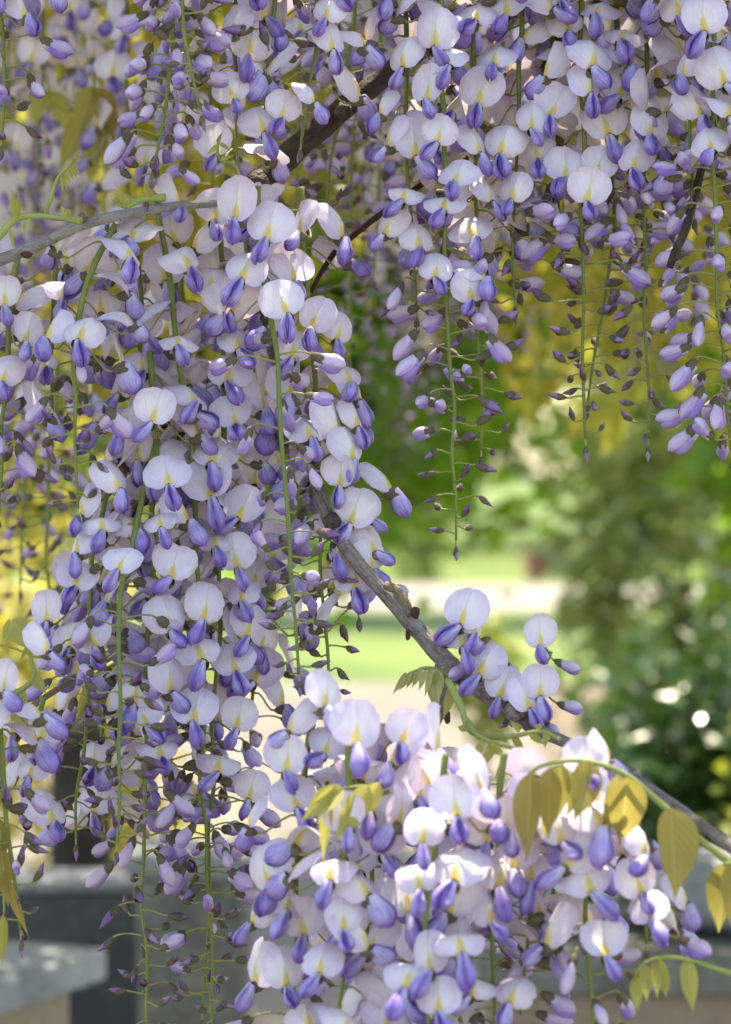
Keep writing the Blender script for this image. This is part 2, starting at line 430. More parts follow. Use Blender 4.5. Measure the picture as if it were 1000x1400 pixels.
HALF = [make_half(i) for i in range(6)]
BUD = [make_bud(i) for i in range(6)]
CAL = [make_calyx(i) for i in range(3)]

def frame(f, up=Vector((0, 0, 1)), roll=0.0):
    """matrix with +Y = f, +Z near up"""
    y = f.normalized(); x = y.cross(up)
    if x.length < 1e-4: x = Vector((1, 0, 0))
    x.normalize(); z = x.cross(y)
    m = Matrix((x, y, z)).transposed().to_4x4()
    return m @ Matrix.Rotation(roll, 4, 'Y')
def bez(a, b_, c, d, n=5):
    return [a * (1 - t) ** 3 + b_ * 3 * t * (1 - t) ** 2 + c * 3 * t * t * (1 - t) + d * t ** 3 for t in [k / n for k in range(n + 1)]]
def pedicel_mesh(P, o, M4, endl, aim, rad=.00045):
    """tube from rachis point P (world) to the flower's back, in the flower's own coordinates"""
    E = M4 @ endl; L = (E - P).length
    A = (M4.to_3x3() @ aim).normalized()
    pts = bez(P, P + o * L * .42 + Vector((0, 0, L * .10)), E - A * L * .28, E, 5)
    inv = M4.inverted(); pts = [inv @ p for p in pts]
    s = M4.to_scale().x
    return tube('pedicel', pts, [rad * k / s for k in (1.35, 1.05, .95, .95, 1.05, 1.4)], M['pedicel'], 5)

def add_flower(root, P, o, C, facing, roll, scale, r, kp=None, variant=None):
    """open flower, banner centred on C (world) looking along facing; P = rachis point"""
    M3 = frame(facing, roll=roll)
    O = C - (M3.to_3x3() @ Vector((0, -1.0, 8.2)) * MM * scale)
    M4 = Matrix.Translation(O) @ M3 @ Matrix.Scale(scale, 4)
    ped = pedicel_mesh(P, o, M4, Vector((0, -.0048, -.0012)), Vector((0, 1, .15)))
    f = obj('flower', ped, root, Matrix.Translation(-root.location) @ M4)
    obj('calyx', r.choice(CAL), f, Matrix.Translation((0, -.0050, -.0012)) @ Matrix.Rotation(R(8), 4, 'X'))
    v = r.choice([0, 1, 2, 3, 4, 5, 6, 7, 8, 9, 10, 11, 12, 13, 14, 15]) if variant is None else variant
    b_ = obj('banner', BAN[v], f, Matrix.Scale(r.choice((-1, 1)), 4, (1, 0, 0)) @ Matrix.Rotation(R(r.uniform(-4, 4)), 4, 'X'))
    pitch = math.asin(max(-1, min(1, facing.normalized().z)))
    if kp is None: kp = r.uniform(-88, -50)
    obj('keel', r.choice(KEEL), f, Matrix.Translation((0, .0006, .0006)) @ Matrix.Rotation(R(kp) - .75 * pitch, 4, 'X') @ Matrix.Rotation(R(r.uniform(-34, 34)), 4, 'Z') @ Matrix.Rotation(R(r.uniform(-25, 25)), 4, 'Y') @ Matrix.Scale(r.uniform(.78, .95), 4))
    return f
def add_bud(root, P, o, E, d, scale, r, half):
    M4 = Matrix.Translation(E) @ frame(d, roll=R(r.uniform(-35, 35))) @ Matrix.Scale(scale, 4)
    ped = pedicel_mesh(P, o, M4, Vector((0, 0, 0)), Vector((0, 1, -.3 if half else .2)), .00042)
    f = obj('half_open_flower' if half else 'bud', ped, root, Matrix.Translation(-root.location) @ M4)
    if half:
        obj('calyx', r.choice(CAL), f); obj('corolla', r.choice(HALF), f, Matrix.Translation((0, .0022, -.0003)))
    else:
        obj('calyx', r.choice(CAL), f, Matrix.Diagonal((.86, r.uniform(.95, 1.25), .86, 1)))
        obj('corolla', r.choice(BUD), f, Matrix.Translation((0, r.uniform(.0012, .003), -.0003)))
    return f

RACEMES = []
EXALL = []
LINES = [((560, 78), (358, 243), 1.14, 6), ((440, 690), (600, 893), 1.085, 24), ((600, 893), (760, 1010), 1.05, 26), ((760, 1010), (1000, 1160), .95, 26), ((522, 292), (442, 368), 1.125, 16), ((-60, 372), (245, 281), 1.07, 20), ((952, 262), (916, 366), 1.09, 18)]
def blocked(cx, cy, depth, front, k):
    if front:
        for (x, y, sz, dp) in EXALL:
            if depth < dp + .02 and abs(cx - x) < sz * .9 * k and -sz * .75 * k < cy - y < sz * 1.0 * k: return True
    for (a, b_, dp, wd) in LINES:
        if depth < dp:
            ax, ay = b_[0] - a[0], b_[1] - a[1]; t = max(0, min(1, ((cx - a[0]) * ax + (cy - a[1]) * ay) / (ax * ax + ay * ay)))
            if math.hypot(cx - a[0] - ax * t, cy - a[1] - ay * t) < wd + 14: return True
    return False
def wander(pts, seed):
    r = random.Random(5000 + seed); out = [pts[0]]
    for a, b_ in zip(pts, pts[1:]):
        n = max(1, int((b_[1] - a[1]) / 55))
        for k in range(1, n + 1):
            t = k / n; j = 0 if (k == n and b_ is pts[-1]) else r.uniform(-4.2, 4.2)
            out.append((a[0] + (b_[0] - a[0]) * t + j, a[1] + (b_[1] - a[1]) * t))
    return out
def raceme(label, pts, d, y_open, y_half, gap=11.5, rad=56, d2=None, seed=0, near=False, group=None, thin=1.0, hx=()):
    """pts: photo pixels down the rachis; open flowers above y_open, half-open ones above y_half, buds below"""
    RACEMES.append(dict(label=label, pts=wander(pts, seed), d=d, d2=d if d2 is None else d2, y_open=y_open, y_half=y_half, gap=gap, rad=rad,
                        seed=seed, near=near, group=group, thin=thin, ex=[], hx=hx))
def xat(pts, y):
    for (x0, y0), (x1, y1) in zip(pts, pts[1:]):
        if y0 <= y <= y1: return x0 + (x1 - x0) * (y - y0) / (y1 - y0)
    return pts[0][0] if y < pts[0][1] else pts[-1][0]
def build_raceme(q):
    r = random.Random(1000 + q['seed']); pts = q['pts']; y0, y1 = pts[0][1], pts[-1][1]
    dd = lambda y: q['d'] + (q['d2'] - q['d']) * (y - y0) / (y1 - y0)
    sm = catmull(pts, 3)
    W = [at(p[0], p[1], dd(p[1])) for p in sm]
    n = len(W); root = thing('wisteria_raceme', W[0], q['label'], 'flower cluster', q['group'])
    px = q['d'] / FPX                                   # metres per photo pixel
    rr = [(.0014 - .0008 * (i / (n - 1))) * r.uniform(.88, 1.15) for i in range(n)]
    obj('rachis', tube('rachis', W, rr, M['rachis'], 7, origin=W[0]), root)
    ex = q['ex']; k = 0; az = r.uniform(0, 6.28)
    # flowers seen one by one in the photograph
    used = []
    for (cx, cy, wd, ht, ro) in ex:
        ynode = min(max(cy + r.uniform(-4, 16), y0 + 3), y1); xn = xat(pts, ynode)
        Rm = max(q['rad'] * 1.05, 30) * px; dx = (cx - xn) * px
        a = math.asin(max(-1, min(1, dx / Rm)))
        P = at(xn, ynode, dd(ynode)); depth = dd(ynode) - math.cos(a) * Rm * .95 - .002
        C = at(cx, cy, depth); o = Vector((math.sin(a), -math.cos(a), 0))
        full = 20.4 * MM / depth * FPX
        sc = max(wd, ht * 1.06) / full * 1.07; sc = max(.78, min(1.25, sc))
        yaw = 0.0; pit = R(r.uniform(2, 14))
        if wd < ht * .98: yaw = math.acos(max(.25, wd / (ht * 1.08)))
        if ht < wd * .86: pit = min(R(62), math.acos(max(.4, ht / (wd * .92))))
        sgn = 1 if dx >= 0 else -1
        if ro is not None and abs(ro) > 90: sgn = 1 if ro > 0 else -1; ro = None
        yaw = yaw * sgn + R(r.uniform(-17, 17))
        fc = Vector((math.sin(yaw) * math.cos(pit), -math.cos(yaw) * math.cos(pit), math.sin(pit)))
        var = r.choice([0, 1, 2, 2, 4, 3, 8, 5, 9, 0]) if abs(yaw) < .6 else r.choice([0, 2, 5, 6, 1, 12])
        if ht < wd * .74: var = r.choice([10, 11, 15, 12, 8, 3]); fc = Vector((fc.x, fc.y, fc.z * .45)).normalized()
        elif wd < ht * .72 and r.random() < .6: var = r.choice([7, 14, 6, 12])
        add_flower(root, P, o, C, fc, R(r.uniform(-21, 21) if ro is None else -ro), sc, r, variant=var)
        used.append((cx, cy, max(wd, ht)))
    for (hx, hy, tx, ty, yn) in q['hx']:
        P = at(xat(pts, yn), yn, dd(yn)); E = at(hx, hy, dd(yn) - .012); T = at(tx, ty, dd(yn) - .018)
        add_bud(root, P, (E - P).normalized(), E, (T - E).normalized(), min(1.05, (T - E).length / .0165), r, True)
    y = y0 + 14
    while y < y1 - 2:
        t = (y - y0) / (y1 - y0); az += 2.39996 + r.uniform(-.4, .4)
        step = q['gap'] * (1.0 if y < q['y_open'] else .92) * r.uniform(.7, 1.3)
        if y > y1 - 60: step *= 1.15
        y += step
        if y >= y1 - 1: break
        xn = xat(pts, y); P = at(xn, y, dd(y)); o = Vector((math.sin(az), -math.cos(az), 0))
        jit = r.uniform(.82, 1.15)
        if y < q['y_open'] + r.uniform(-30, 30):
            Rm = q['rad'] * px * jit; C = P + o * Rm + Vector((0, 0, r.uniform(-4, 16) * px))
            cx = xn + math.sin(az) * q['rad'] * jit; cy = y - 8
            if blocked(cx, cy, C.y, math.cos(az) > -.5 or q['near'], .62): continue
            if any(abs(cx - u[0]) < 36 and abs(cy - u[1]) < 30 for u in used): continue
            yaw = az + r.uniform(-.5, .5); pit = R(r.uniform(-8, 40))
            fc = Vector((math.sin(yaw) * math.cos(pit), -math.cos(yaw) * math.cos(pit), math.sin(pit)))
            add_flower(root, P, o, C, fc, R(r.uniform(-26, 26)), r.uniform(.9, 1.08), r)
            if math.cos(az) > -.35: used.append((cx, cy, 50))
        elif y < q['y_half'] + r.uniform(-25, 25):
            Rm = q['rad'] * px * jit * r.uniform(.62, .95)
            if blocked(xn + math.sin(az) * (Rm / px + 22), y + 6, P.y + o.y * Rm, math.cos(az) > -.2, .75): continue
            E = P + o * Rm + Vector((0, 0, r.uniform(-3, 7) * px)); e = R(r.uniform(-58, 2))
            a2 = az + r.uniform(-.45, .45); dr = Vector((math.sin(a2) * math.cos(e), -math.cos(a2) * math.cos(e), math.sin(e)))
            add_bud(root, P, o, E, dr, r.uniform(.78, 1.0), r, True)
        else:
            u = (y - q['y_half']) / max(1, y1 - q['y_half']); u = max(0, min(1, u))
            Rm = q['rad'] * px * jit * (.78 - .36 * u) * r.uniform(.7, 1.1)
            E = P + o * Rm + Vector((0, 0, r.uniform(-8, 6) * px)); e = R(r.uniform(-50, 60))
            a2 = az + r.uniform(-.6, .6); dr = Vector((math.sin(a2) * math.cos(e), -math.cos(a2) * math.cos(e), math.sin(e)))
            if u < .55 and r.random() < .22: add_bud(root, P, o, E, dr, r.uniform(.62, .8), r, True)
            else: add_bud(root, P, o, E, dr, (1.0 - .42 * u) * r.uniform(.85, 1.12), r, False)
    # the last bud closes the tip
    P = W[-1]; e = (W[-1] - W[-2]).normalized()
    add_bud(root, P - e * .001, e, P + e * .003, e, .6, r, False)
    return root

# ------------------------------------------------------------------ the place: ground, path, walls
def sheet(name, x0, x1, y0, y1, z, mat):
    me = mesh(name, [(x0, y0, z), (x1, y0, z), (x1, y1, z), (x0, y1, z)], [(0, 1, 2, 3)], mat, smooth=False)
    return tag(obj(name, me), kind='structure')
M['lawn'] = mat_ground('lawn_grass', (.055, .105, .016), (.115, .165, .032), .45, 30, (.16, .18, .05))
M['gravel'] = mat_ground('pale_gravel', (.14, .122, .096), (.18, .158, .125), 1.2, 60, (.10, .09, .07))
M['slate'] = mat_ground('dark_slate', (.045, .052, .056), (.085, .095, .10), 4, 60, (.12, .125, .125), .7)
M['cap'] = mat_ground('pale_stone', (.20, .215, .23), (.34, .345, .35), 9, 60, (.13, .14, .15), .7)
M['tan'] = mat_ground('tan_render', (.34, .26, .19), (.27, .20, .145), 3, 90, (.20, .15, .11), .9)
M['grey'] = mat_ground('grey_render', (.17, .175, .155), (.10, .105, .092), 12, 50, (.28, .28, .25), .9)
M['timber'] = mat_ground('dark_timber', (.03, .025, .022), (.055, .045, .04), 12, 90, (.02, .018, .016), .8)
sheet('ground', -300, 300, -100, 500, 0, M['lawn'])
sheet('terrace_paving', -14, 9, -6, 18, .006, M['gravel'])
M['soil'] = mat_ground('planting_soil', (.10, .075, .045), (.15, .11, .07), 3, 40, (.07, .09, .03))
sheet('soil_bed', .95, 7, 4.4, 17.95, .012, M['soil'])
M['path'] = mat_ground('pale_path', (.20, .185, .15), (.25, .235, .20), 1.0, 60, (.15, .14, .115))
sheet('garden_path', -40, 4.2, 27.2, 33.5, .006, M['path'])

def slab(x0, x1, y0, y1, z0, z1, bev=.008, seed=0, n=3):
    """a stone block with bevelled, slightly uneven edges: verts, faces"""
    import bmesh
    bm = bmesh.new()
    bmesh.ops.create_cube(bm, size=1.0)
    for v in bm.verts: v.co = Vector(((x0 + x1) / 2 + v.co.x * (x1 - x0), (y0 + y1) / 2 + v.co.y * (y1 - y0), (z0 + z1) / 2 + v.co.z * (z1 - z0)))
    bmesh.ops.subdivide_edges(bm, edges=bm.edges[:], cuts=n, use_grid_fill=True)
    ed = [e for e in bm.edges if len(e.link_faces) == 2 and e.calc_face_angle(0) > .5]
    bmesh.ops.bevel(bm, geom=ed, offset=bev, segments=2, affect='EDGES', profile=.6)
    r = random.Random(seed)
    for v in bm.verts: v.co += Vector((r.uniform(-1, 1), r.uniform(-1, 1), r.uniform(-1, 1))) * bev * .16
    bm.verts.ensure_lookup_table()
    V = [v.co.copy() for v in bm.verts]; F = [tuple(v.index for v in f.verts) for f in bm.faces]; bm.free()
    return V, F
def block(name, dims, mat, parent=None, origin=None, bev=.008, seed=0, n=3):
    V, F = slab(*dims, bev=bev, seed=seed, n=n)
    if origin is not None: V = [v - origin for v in V]
    return obj(name, mesh(name, V, F, mat, smooth=False), parent)

# low walls round the terrace (blurred, lower corners of the photograph)
def wall(name, label, x0, x1, y0, y1, ztop, mbody, mcap, capn, over=.025, caph=.055, seed=0, along='x'):
    o0 = Vector(((x0 + x1) / 2, (y0 + y1) / 2, 0)); t = thing(name, o0, label, 'wall')
    block('wall_body', (x0, x1, y0, y1, 0, ztop - caph - .001), mbody, t, o0, .012, seed)
    r = random.Random(seed)
    for k in range(capn):
        if along == 'x':
            a = x0 - over + (x1 - x0 + 2 * over) * k / capn; b_ = x0 - over + (x1 - x0 + 2 * over) * (k + 1) / capn - .004
            dm = (a, b_, y0 - over, y1 + over, ztop - caph, ztop + r.uniform(-.002, .002))
        else:
            a = y0 - over + (y1 - y0 + 2 * over) * k / capn; b_ = y0 - over + (y1 - y0 + 2 * over) * (k + 1) / capn - .004
            dm = (x0 - over, x1 + over, a, b_, ztop - caph, ztop + r.uniform(-.002, .002))
        block('coping_stone', dm, mcap, t, o0, .004, seed + k)
    return t
t = wall('parapet_wall', 'tan rendered low wall with pale flat coping stones running toward the slate wall', -1.238, -.038, 1.837, 2.057, 1.045, M['tan'], M['cap'], 3, seed=3, caph=.03)
t.rotation_euler.z = R(64)
wall('parapet_wall', 'dark slate low wall with thin pale coping behind the tan wall', -1.6, -.17, 3.15, 3.25, .995, M['slate'], M['cap'], 6, .004, .012, seed=5)
wall('parapet_wall', 'long tan rendered wall with rough weathered top beneath the bronze leaves', .13, 1.5, 2.6, 2.85, 1.015, M['tan'], M['grey'], 4, .012, .045, seed=9)
# pillar, boulder caps, timber post
o0 = Vector((-.2, 3.0, 0)); t = thing('stone_pillar', o0, 'grey square rendered pillar standing against the dark slate wall', 'pillar')
block('shaft', (-.262, -.138, 2.95, 3.08, 0, 1.03), M['grey'], t, o0, .012, 21, 5)
block('pillar_cap', (-.275, -.125, 2.937, 3.093, 1.031, 1.06), M['cap'], t, o0, .008, 22)
def boulder(name, label, c, rx, ry, rz, mat, seed):
    V, F = [], []; NU, NV = 18, 10
    for j in range(NV + 1):
        for k in range(NU):
            a, b_ = 2 * math.pi * k / NU, math.pi * j / NV
            p = Vector((math.cos(a) * math.sin(b_), math.sin(a) * math.sin(b_), math.cos(b_)))
            p = Vector([math.copysign(abs(q) ** .7, q) for q in p]); s = 1 + .12 * noise.noise(p * 1.7 + Vector((seed, 0, 0)))
            V.append((p.x * rx * s, p.y * ry * s, max(0, rz + p.z * rz * s)))
    for j in range(NV):
        for k in range(NU): F.append((j * NU + k, (j + 1) * NU + k, (j + 1) * NU + (k + 1) % NU, j * NU + (k + 1) % NU))
    o = obj(name, mesh(name, V, F, mat)); o.location = c
    return tag(o, label, 'stone')
boulder('coping_boulder', 'rounded pale blue-grey stone lying on the long tan wall', (.365, 2.74, 1.0145), .085, .10, .040, M['cap'], 2)
boulder('coping_boulder', 'small whitish stone on the long tan wall behind the flower cluster', (.215, 2.75, 1.0145), .055, .08, .028, M['cap'], 5)
o0 = Vector((-.43, 3.9, 0)); t = thing('timber_post', o0, 'dark weathered timber post with rounded top behind the slate wall', 'post')
pts = [o0 + Vector((0, 0, z)) for z in (0, .3, .6, .9, 1.08, 1.11, 1.125)]
obj('post_shaft', tube('post_shaft', pts, [.05, .049, .05, .049, .046, .034, .012], M['timber'], 14, .05, o0), t)
block('rail_bracket', (-.50, -.36, 3.83, 3.848, .78, .84), M['timber'], t, o0, .004, 31)

# ------------------------------------------------------------------ vegetation by the thousand (numpy leaves)
def leaf_cloud(C, N, size, aspect, seed, up=.5, droop=0.0):
    """C (n,3) leaf positions -> folded 6-vertex leaves: V, F(quads)"""
    g = np.random.default_rng(seed); n = len(C)
    nrm = g.normal(size=(n, 3)); nrm /= np.linalg.norm(nrm, axis=1)[:, None]
    nrm[:, 2] = np.abs(nrm[:, 2]) + up; nrm /= np.linalg.norm(nrm, axis=1)[:, None]
    t = g.normal(size=(n, 3)); t[:, 2] -= droop; t -= (t * nrm).sum(1)[:, None] * nrm; t /= np.linalg.norm(t, axis=1)[:, None]
    b_ = np.cross(nrm, t); L = size * g.uniform(.6, 1.25, (n, 1)); W = L * aspect * .5 * g.uniform(.8, 1.2, (n, 1))
    cu = g.uniform(-.25, .1, (n, 1)) * L
    p0 = C; p1 = C + t * L * .45; p2 = C + t * L + nrm * cu
    e1 = C + t * L * .42 + b_ * W + nrm * W * .35; e2 = C + t * L * .42 - b_ * W + nrm * W * .35
    V = np.stack([p0, e1, p2, e2, p1], 1).reshape(-1, 3)
    i = np.arange(n)[:, None] * 5
    F = np.concatenate([i + np.array([[0, 4, 1]]), i + np.array([[4, 2, 1]]), i + np.array([[0, 3, 4]]), i + np.array([[4, 3, 2]])], 0)
    return V, F
def clumpy(n, centre, rad, seed, clumps=26, spread=.3, hollow=.35):
    """leaf positions gathered in clumps through an uneven ellipsoid"""
    g = np.random.default_rng(seed); d = g.normal(size=(clumps, 3)); d /= np.linalg.norm(d, axis=1)[:, None]
    cc = d * (g.uniform(hollow, 1, (clumps, 1)) ** .6) * np.array(rad)
    k = g.integers(0, clumps, n); s = g.uniform(.5, 1.3, clumps)[k][:, None]
    P = cc[k] + g.normal(size=(n, 3)) * np.array(rad) * spread * s
    return P + np.array(centre)
def crown_tree(name, label, base, h_trunk, centre, rad, n, size, aspect, mat, bark, seed, cat='tree', group=None, clumps=26, spread=.22, limbs=7, tr=None, part='crown', zmin=.05):
    o0 = Vector(base); t = thing(name, o0, label, cat, group); r = random.Random(seed)
    tr = tr or max(.03, h_trunk * .04)
    P = clumpy(n, centre, rad, seed, clumps, spread); P = P[P[:, 2] > zmin]
    V, F = leaf_cloud(P, None, size, aspect, seed + 1)
    obj(part, fast_mesh(part, V - np.array(base), F, mat), t)
    top = Vector((base[0] * .6 + centre[0] * .4, base[1] * .6 + centre[1] * .4, h_trunk)); parts = []
    c = Vector(centre)
    stem = [o0, o0 + (top - o0) * .5 + Vector((r.uniform(-1, 1), r.uniform(-1, 1), 0)) * tr, top, top.lerp(c, .8)]
    sm = [Vector(p) for p in catmull([tuple(p) for p in stem], 4)]
    v, f, u = tube_data(sm, [tr * (1.15 - .8 * i / (len(sm) - 1)) for i in range(len(sm))], 8, .1); parts.append((v, f, u, 0))
    for k in range(limbs):
        a = sm[min(len(sm) - 1, 4 + k % 7)]; d = Vector((r.uniform(-1, 1) * rad[0], r.uniform(-1, 1) * rad[1], r.uniform(-.3, .9) * rad[2])) * .75
        e = c + d; mid = a.lerp(e, .5) + Vector((0, 0, .12 * rad[2]))
        ln = [Vector(p) for p in catmull([tuple(a), tuple(mid), tuple(e)], 3)]
        v, f, u = tube_data(ln, [tr * .45 * (1 - .85 * i / (len(ln) - 1)) for i in range(len(ln))], 5); parts.append((v, f, u, 0))
    V, F, U, S = join(parts)
    obj('trunk', mesh('trunk', [x - o0 for x in V], F, bark, U), t)
    return t
M['lf_maple'] = mat_leaf('maple_leaf', (.09, .25, .012), (.26, .42, .035), .62, .4, .4, True)
M['lf_far'] = mat_leaf('far_leaf', (.25, .31, .05), (.40, .42, .10), .5, .5, .3, True)
M['lf_fardark'] = mat_leaf('far_dark_leaf', (.10, .18, .03), (.20, .27, .05), .5, .5, .3, True)
M['lf_glossy'] = mat_leaf('glossy_shrub_leaf', (.010, .03, .006), (.06, .15, .018), .3, .2, .7, True)  # second, brighter green puts sun highlights into the leaf colour
M['lf_grey'] = mat_leaf('grey_green_leaf', (.17, .26, .04), (.44, .47, .15), .45, .14, .9, True)
M['lf_lime'] = mat_leaf('lime_leaf', (.20, .26, .02), (.34, .36, .04), .5, .4, .4, True)
M['lf_gold'] = mat_leaf('golden_leaf', (.42, .36, .05), (.48, .45, .10), .55, .4, .4, True)
M['lf_canopy'] = mat_leaf('canopy_leaf', (.19, .21, .03), (.35, .30, .06), .5, .4, .4, True)
M['lf_spray_glow'] = mat_leaf('spray_leaf_glow', (.30, .34, .04), (.50, .42, .08), .6, .35, .45, True)  # lighter than the canopy leaf: backlit golden glow put into the colour
M['lf_red'] = mat_leaf('red_bloom', (.60, .05, .03), (.70, .10, .07), .35, .5, .3, True)
M['lf_pink'] = mat_leaf('maroon_bloom', (.30, .06, .10), (.42, .12, .16), .35, .5, .3, True)

crown_tree('maple_tree', 'broad bright green maple tree on the lawn beyond the terrace', (-.95, 9.6, 0), 1.7, (.0, 9.6, 3.0), (1.5, 1.1, 1.55), 8500, .15, .85, M['lf_maple'], M['darkbark'], 41, clumps=46)
crown_tree('maple_tree', 'smaller green maple tree growing behind the glossy dark shrub', (2.0, 6.9, 0), 1.5, (1.06, 6.7, 1.95), (.30, .5, .68), 2000, .11, .85, M['lf_maple'], M['darkbark'], 43, clumps=20)
crown_tree('glossy_shrub', 'dense dark glossy evergreen shrub beside the terrace wall', (.9, 5.2, 0), .5, (.84, 5.2, .80), (.42, .4, .46), 17000, .055, .5, M['lf_glossy'], M['darkbark'], 45, 'shrub', clumps=40, spread=.2, tr=.03, limbs=10, part='foliage')
crown_tree('grey_shrub', 'tall loose grey-green shrub behind the dark evergreen shrub', (1.1, 8.4, 0), .7, (1.05, 8.4, 1.15), (.46, .4, .78), 1500, .12, .6, M['lf_grey'], M['darkbark'], 47, 'shrub', clumps=44, spread=.2, tr=.035, limbs=10, part='foliage')
crown_tree('lime_shrub', 'small yellow-green shrub at the foot of the dark evergreen', (.72, 4.1, 0), .4, (.70, 4.1, .72), (.17, .15, .30), 1100, .045, .45, M['lf_lime'], M['darkbark'], 49, 'shrub', clumps=16, spread=.24, tr=.014, limbs=5, part='foliage')
crown_tree('golden_shrub', 'yellow sunlit shrub glowing behind the hanging flowers at the terrace edge', (-1.0, 5.6, 0), .6, (-.88, 5.6, 1.18), (.50, .4, .72), 3600, .07, .5, M['lf_gold'], M['darkbark'], 51, 'shrub', clumps=30, spread=.22, tr=.03, limbs=8, part='foliage')
crown_tree('lawn_tree', 'high-crowned tree beside the path whose shadow crosses the lawn', (-1.1, 27, 0), 3.2, (.9, 27, 5.0), (2.6, 1.2, 1.1), 5200, .26, .7, M['lf_fardark'], M['darkbark'], 58, clumps=40, spread=.2)
crown_tree('lime_shrub', 'small leafy plant at the lawn edge behind the slanting branch', (.58, 12.5, 0), .3, (.58, 12.5, .42), (.16, .14, .30), 420, .09, .6, M['lf_lime'], M['darkbark'], 57, 'shrub', clumps=14, spread=.24, tr=.014, limbs=5, part='foliage', zmin=.01)
# trees beyond the path
far = [(-9.5, 52, 5.2, 4.2, 0), (-4.6, 60, 6.0, 4.8, 1), (-1.0, 47, 3.4, 3.0, 0), (6.6, 56, 4.6, 4.0, 0), (10.5, 50, 5.0, 4.5, 1), (2.2, 70, 6.6, 5.0, 1), (-14, 66, 7, 5.5, 1), (15, 62, 7, 5.5, 0), (-6.2, 42, 2.6, 2.6, 0), (.4, 50, 3.6, 3.4, 1), (5.6, 44, 2.7, 2.4, 0), (8.4, 41, 2.6, 2.5, 1), (-3.2, 44, 3.2, 2.8, 1)]
far_l = ['yellow-green sunlit tree far beyond the path, widest of its row', 'dark green tree beyond the path, second along the far row', 'low yellow-green tree standing closest to the far side of the path',
         'light green tree beyond the path behind the grey shrub', 'dark green tree beyond the path behind the glossy shrub', 'tall dark green tree farthest back across the lawn',
         'large dark green tree at one end of the far row', 'large yellow-green tree at one end of the far row', 'low spreading yellow-green tree near the path behind the golden shrub', 'mid-sized dark green tree behind the low tree closest to the path',
         'round light green low tree past the maroon-pink bush', 'round dark green low tree behind the grey shrub', 'dark green low tree beyond the path behind the big flower cluster']
for k, (x, y, zc, rad, dk) in enumerate(far):
    crown_tree('far_tree', far_l[k], (x, y, 0), zc * .5, (x, y, zc), (rad * .9, rad * .8, rad * 1.0), 4500, .38, .6, M['lf_fardark' if dk else 'lf_far'], M['darkbark'], 61 + k * 3, group='trees beyond the path', clumps=34, spread=.2, zmin=.4)
crown_tree('round_bush', 'low dark green bush on the far edge of the pale path', (.75, 34.3, 0), .3, (.75, 34.3, .42), (.55, .4, .38), 1300, .09, .5, M['lf_fardark'], M['darkbark'], 91, 'shrub', tr=.03, part='foliage', zmin=.01)
crown_tree('flowering_bush', 'maroon-pink flowering bush on the far edge of the path', (2.25, 34.2, 0), .2, (2.25, 34.2, .26), (.17, .16, .21), 420, .07, .7, M['lf_pink'], M['darkbark'], 93, 'shrub', tr=.02, part='foliage', zmin=.01)
crown_tree('round_bush', 'small dark bush right behind the maroon-pink flowering bush', (2.62, 34.6, 0), .2, (2.62, 34.6, .20), (.26, .2, .18), 500, .07, .6, M['lf_fardark'], M['darkbark'], 94, 'shrub', tr=.02, part='foliage', zmin=.01)
crown_tree('flowering_bush', 'bright red flowering bush beside the pale path', (-.24, 25.2, 0), .25, (-.24, 25.2, .50), (.17, .14, .24), 900, .06, .8, M['lf_red'], M['darkbark'], 95, 'shrub', tr=.02, part='foliage', zmin=.01)
# wisteria roof overhead: shades the flowers; holes are cut along the sun's line for flecks
g = np.random.default_rng(5)
P = np.stack([g.uniform(-1.7, 2.1, 42000), g.uniform(.95, 4.6, 42000), 2.02 + .42 * g.uniform(0, 1, 42000) ** 1.2], 1)
dens = np.array([noise.noise(Vector((p[0] * 2.6, p[1] * 2.6, 3.1))) + .35 * noise.noise(Vector((p[0] * 9, p[1] * 9, 7))) for p in P])
P = P[dens > -.26]
Q = np.stack([g.uniform(-1.7, 2.1, 34000), g.uniform(.95, 2.35, 34000), 2.04 + .42 * g.uniform(0, 1, 34000)], 1)   # unseen extra leaves, added to deepen the shade on the near racemes
P = np.concatenate([P, Q])
sd = np.array(SUND)
def sun_gap(P, px, py, d, rad):
    q = np.array(at(px, py, d)); v = P - q; along = v @ sd
    return np.linalg.norm(v - along[:, None] * sd, axis=1) > rad
for (px_, py_, d_, r_) in ((480, 1040, .97, .09), (420, 1200, .93, .05), (560, 1130, .95, .055), (300, 870, 1.05, .03), (370, 330, 1.07, .02), (640, 1060, .95, .04), (700, 960, 1.05, .035), (300, 850, 1.04, .014), (980, 80, 1.02, .02), (850, 1050, .93, .03), (920, 1150, .93, .04)):
    P = P[sun_gap(P, px_, py_, d_, r_)]
V, F = leaf_cloud(P, None, .055, .42, 6, .6, .5)
tag(obj('wisteria_leaf_canopy', fast_mesh('wisteria_leaf_canopy', V, F, M['lf_canopy'])), 'olive and bronze wisteria leaves massed overhead behind the flowers', 'leaf canopy', kind='stuff')
# leaf sprays hanging below the roof behind the flowers
P = []
for k in range(230):
    d_ = g.uniform(2.1, 3.9); x_ = g.uniform(-.19, .19) * d_ * 1.15; zt = 1.5 + d_ * g.uniform(.035, .20)
    if -.02 * d_ < x_ < .05 * d_ and zt < 1.5 + .1 * d_: continue
    m_ = g.integers(14, 34); P.append(np.stack([g.normal(x_, .05, m_), g.normal(d_, .06, m_), zt + g.normal(0, .045, m_)], 1))
V, F = leaf_cloud(np.concatenate(P), None, .06, .40, 8, .1, 1.2)
tag(obj('hanging_leaf_sprays', fast_mesh('hanging_leaf_sprays', V, F, M['lf_spray_glow'])), 'drooping bronze-green wisteria leaf sprays under the leaf canopy', 'leaf canopy', kind='stuff')

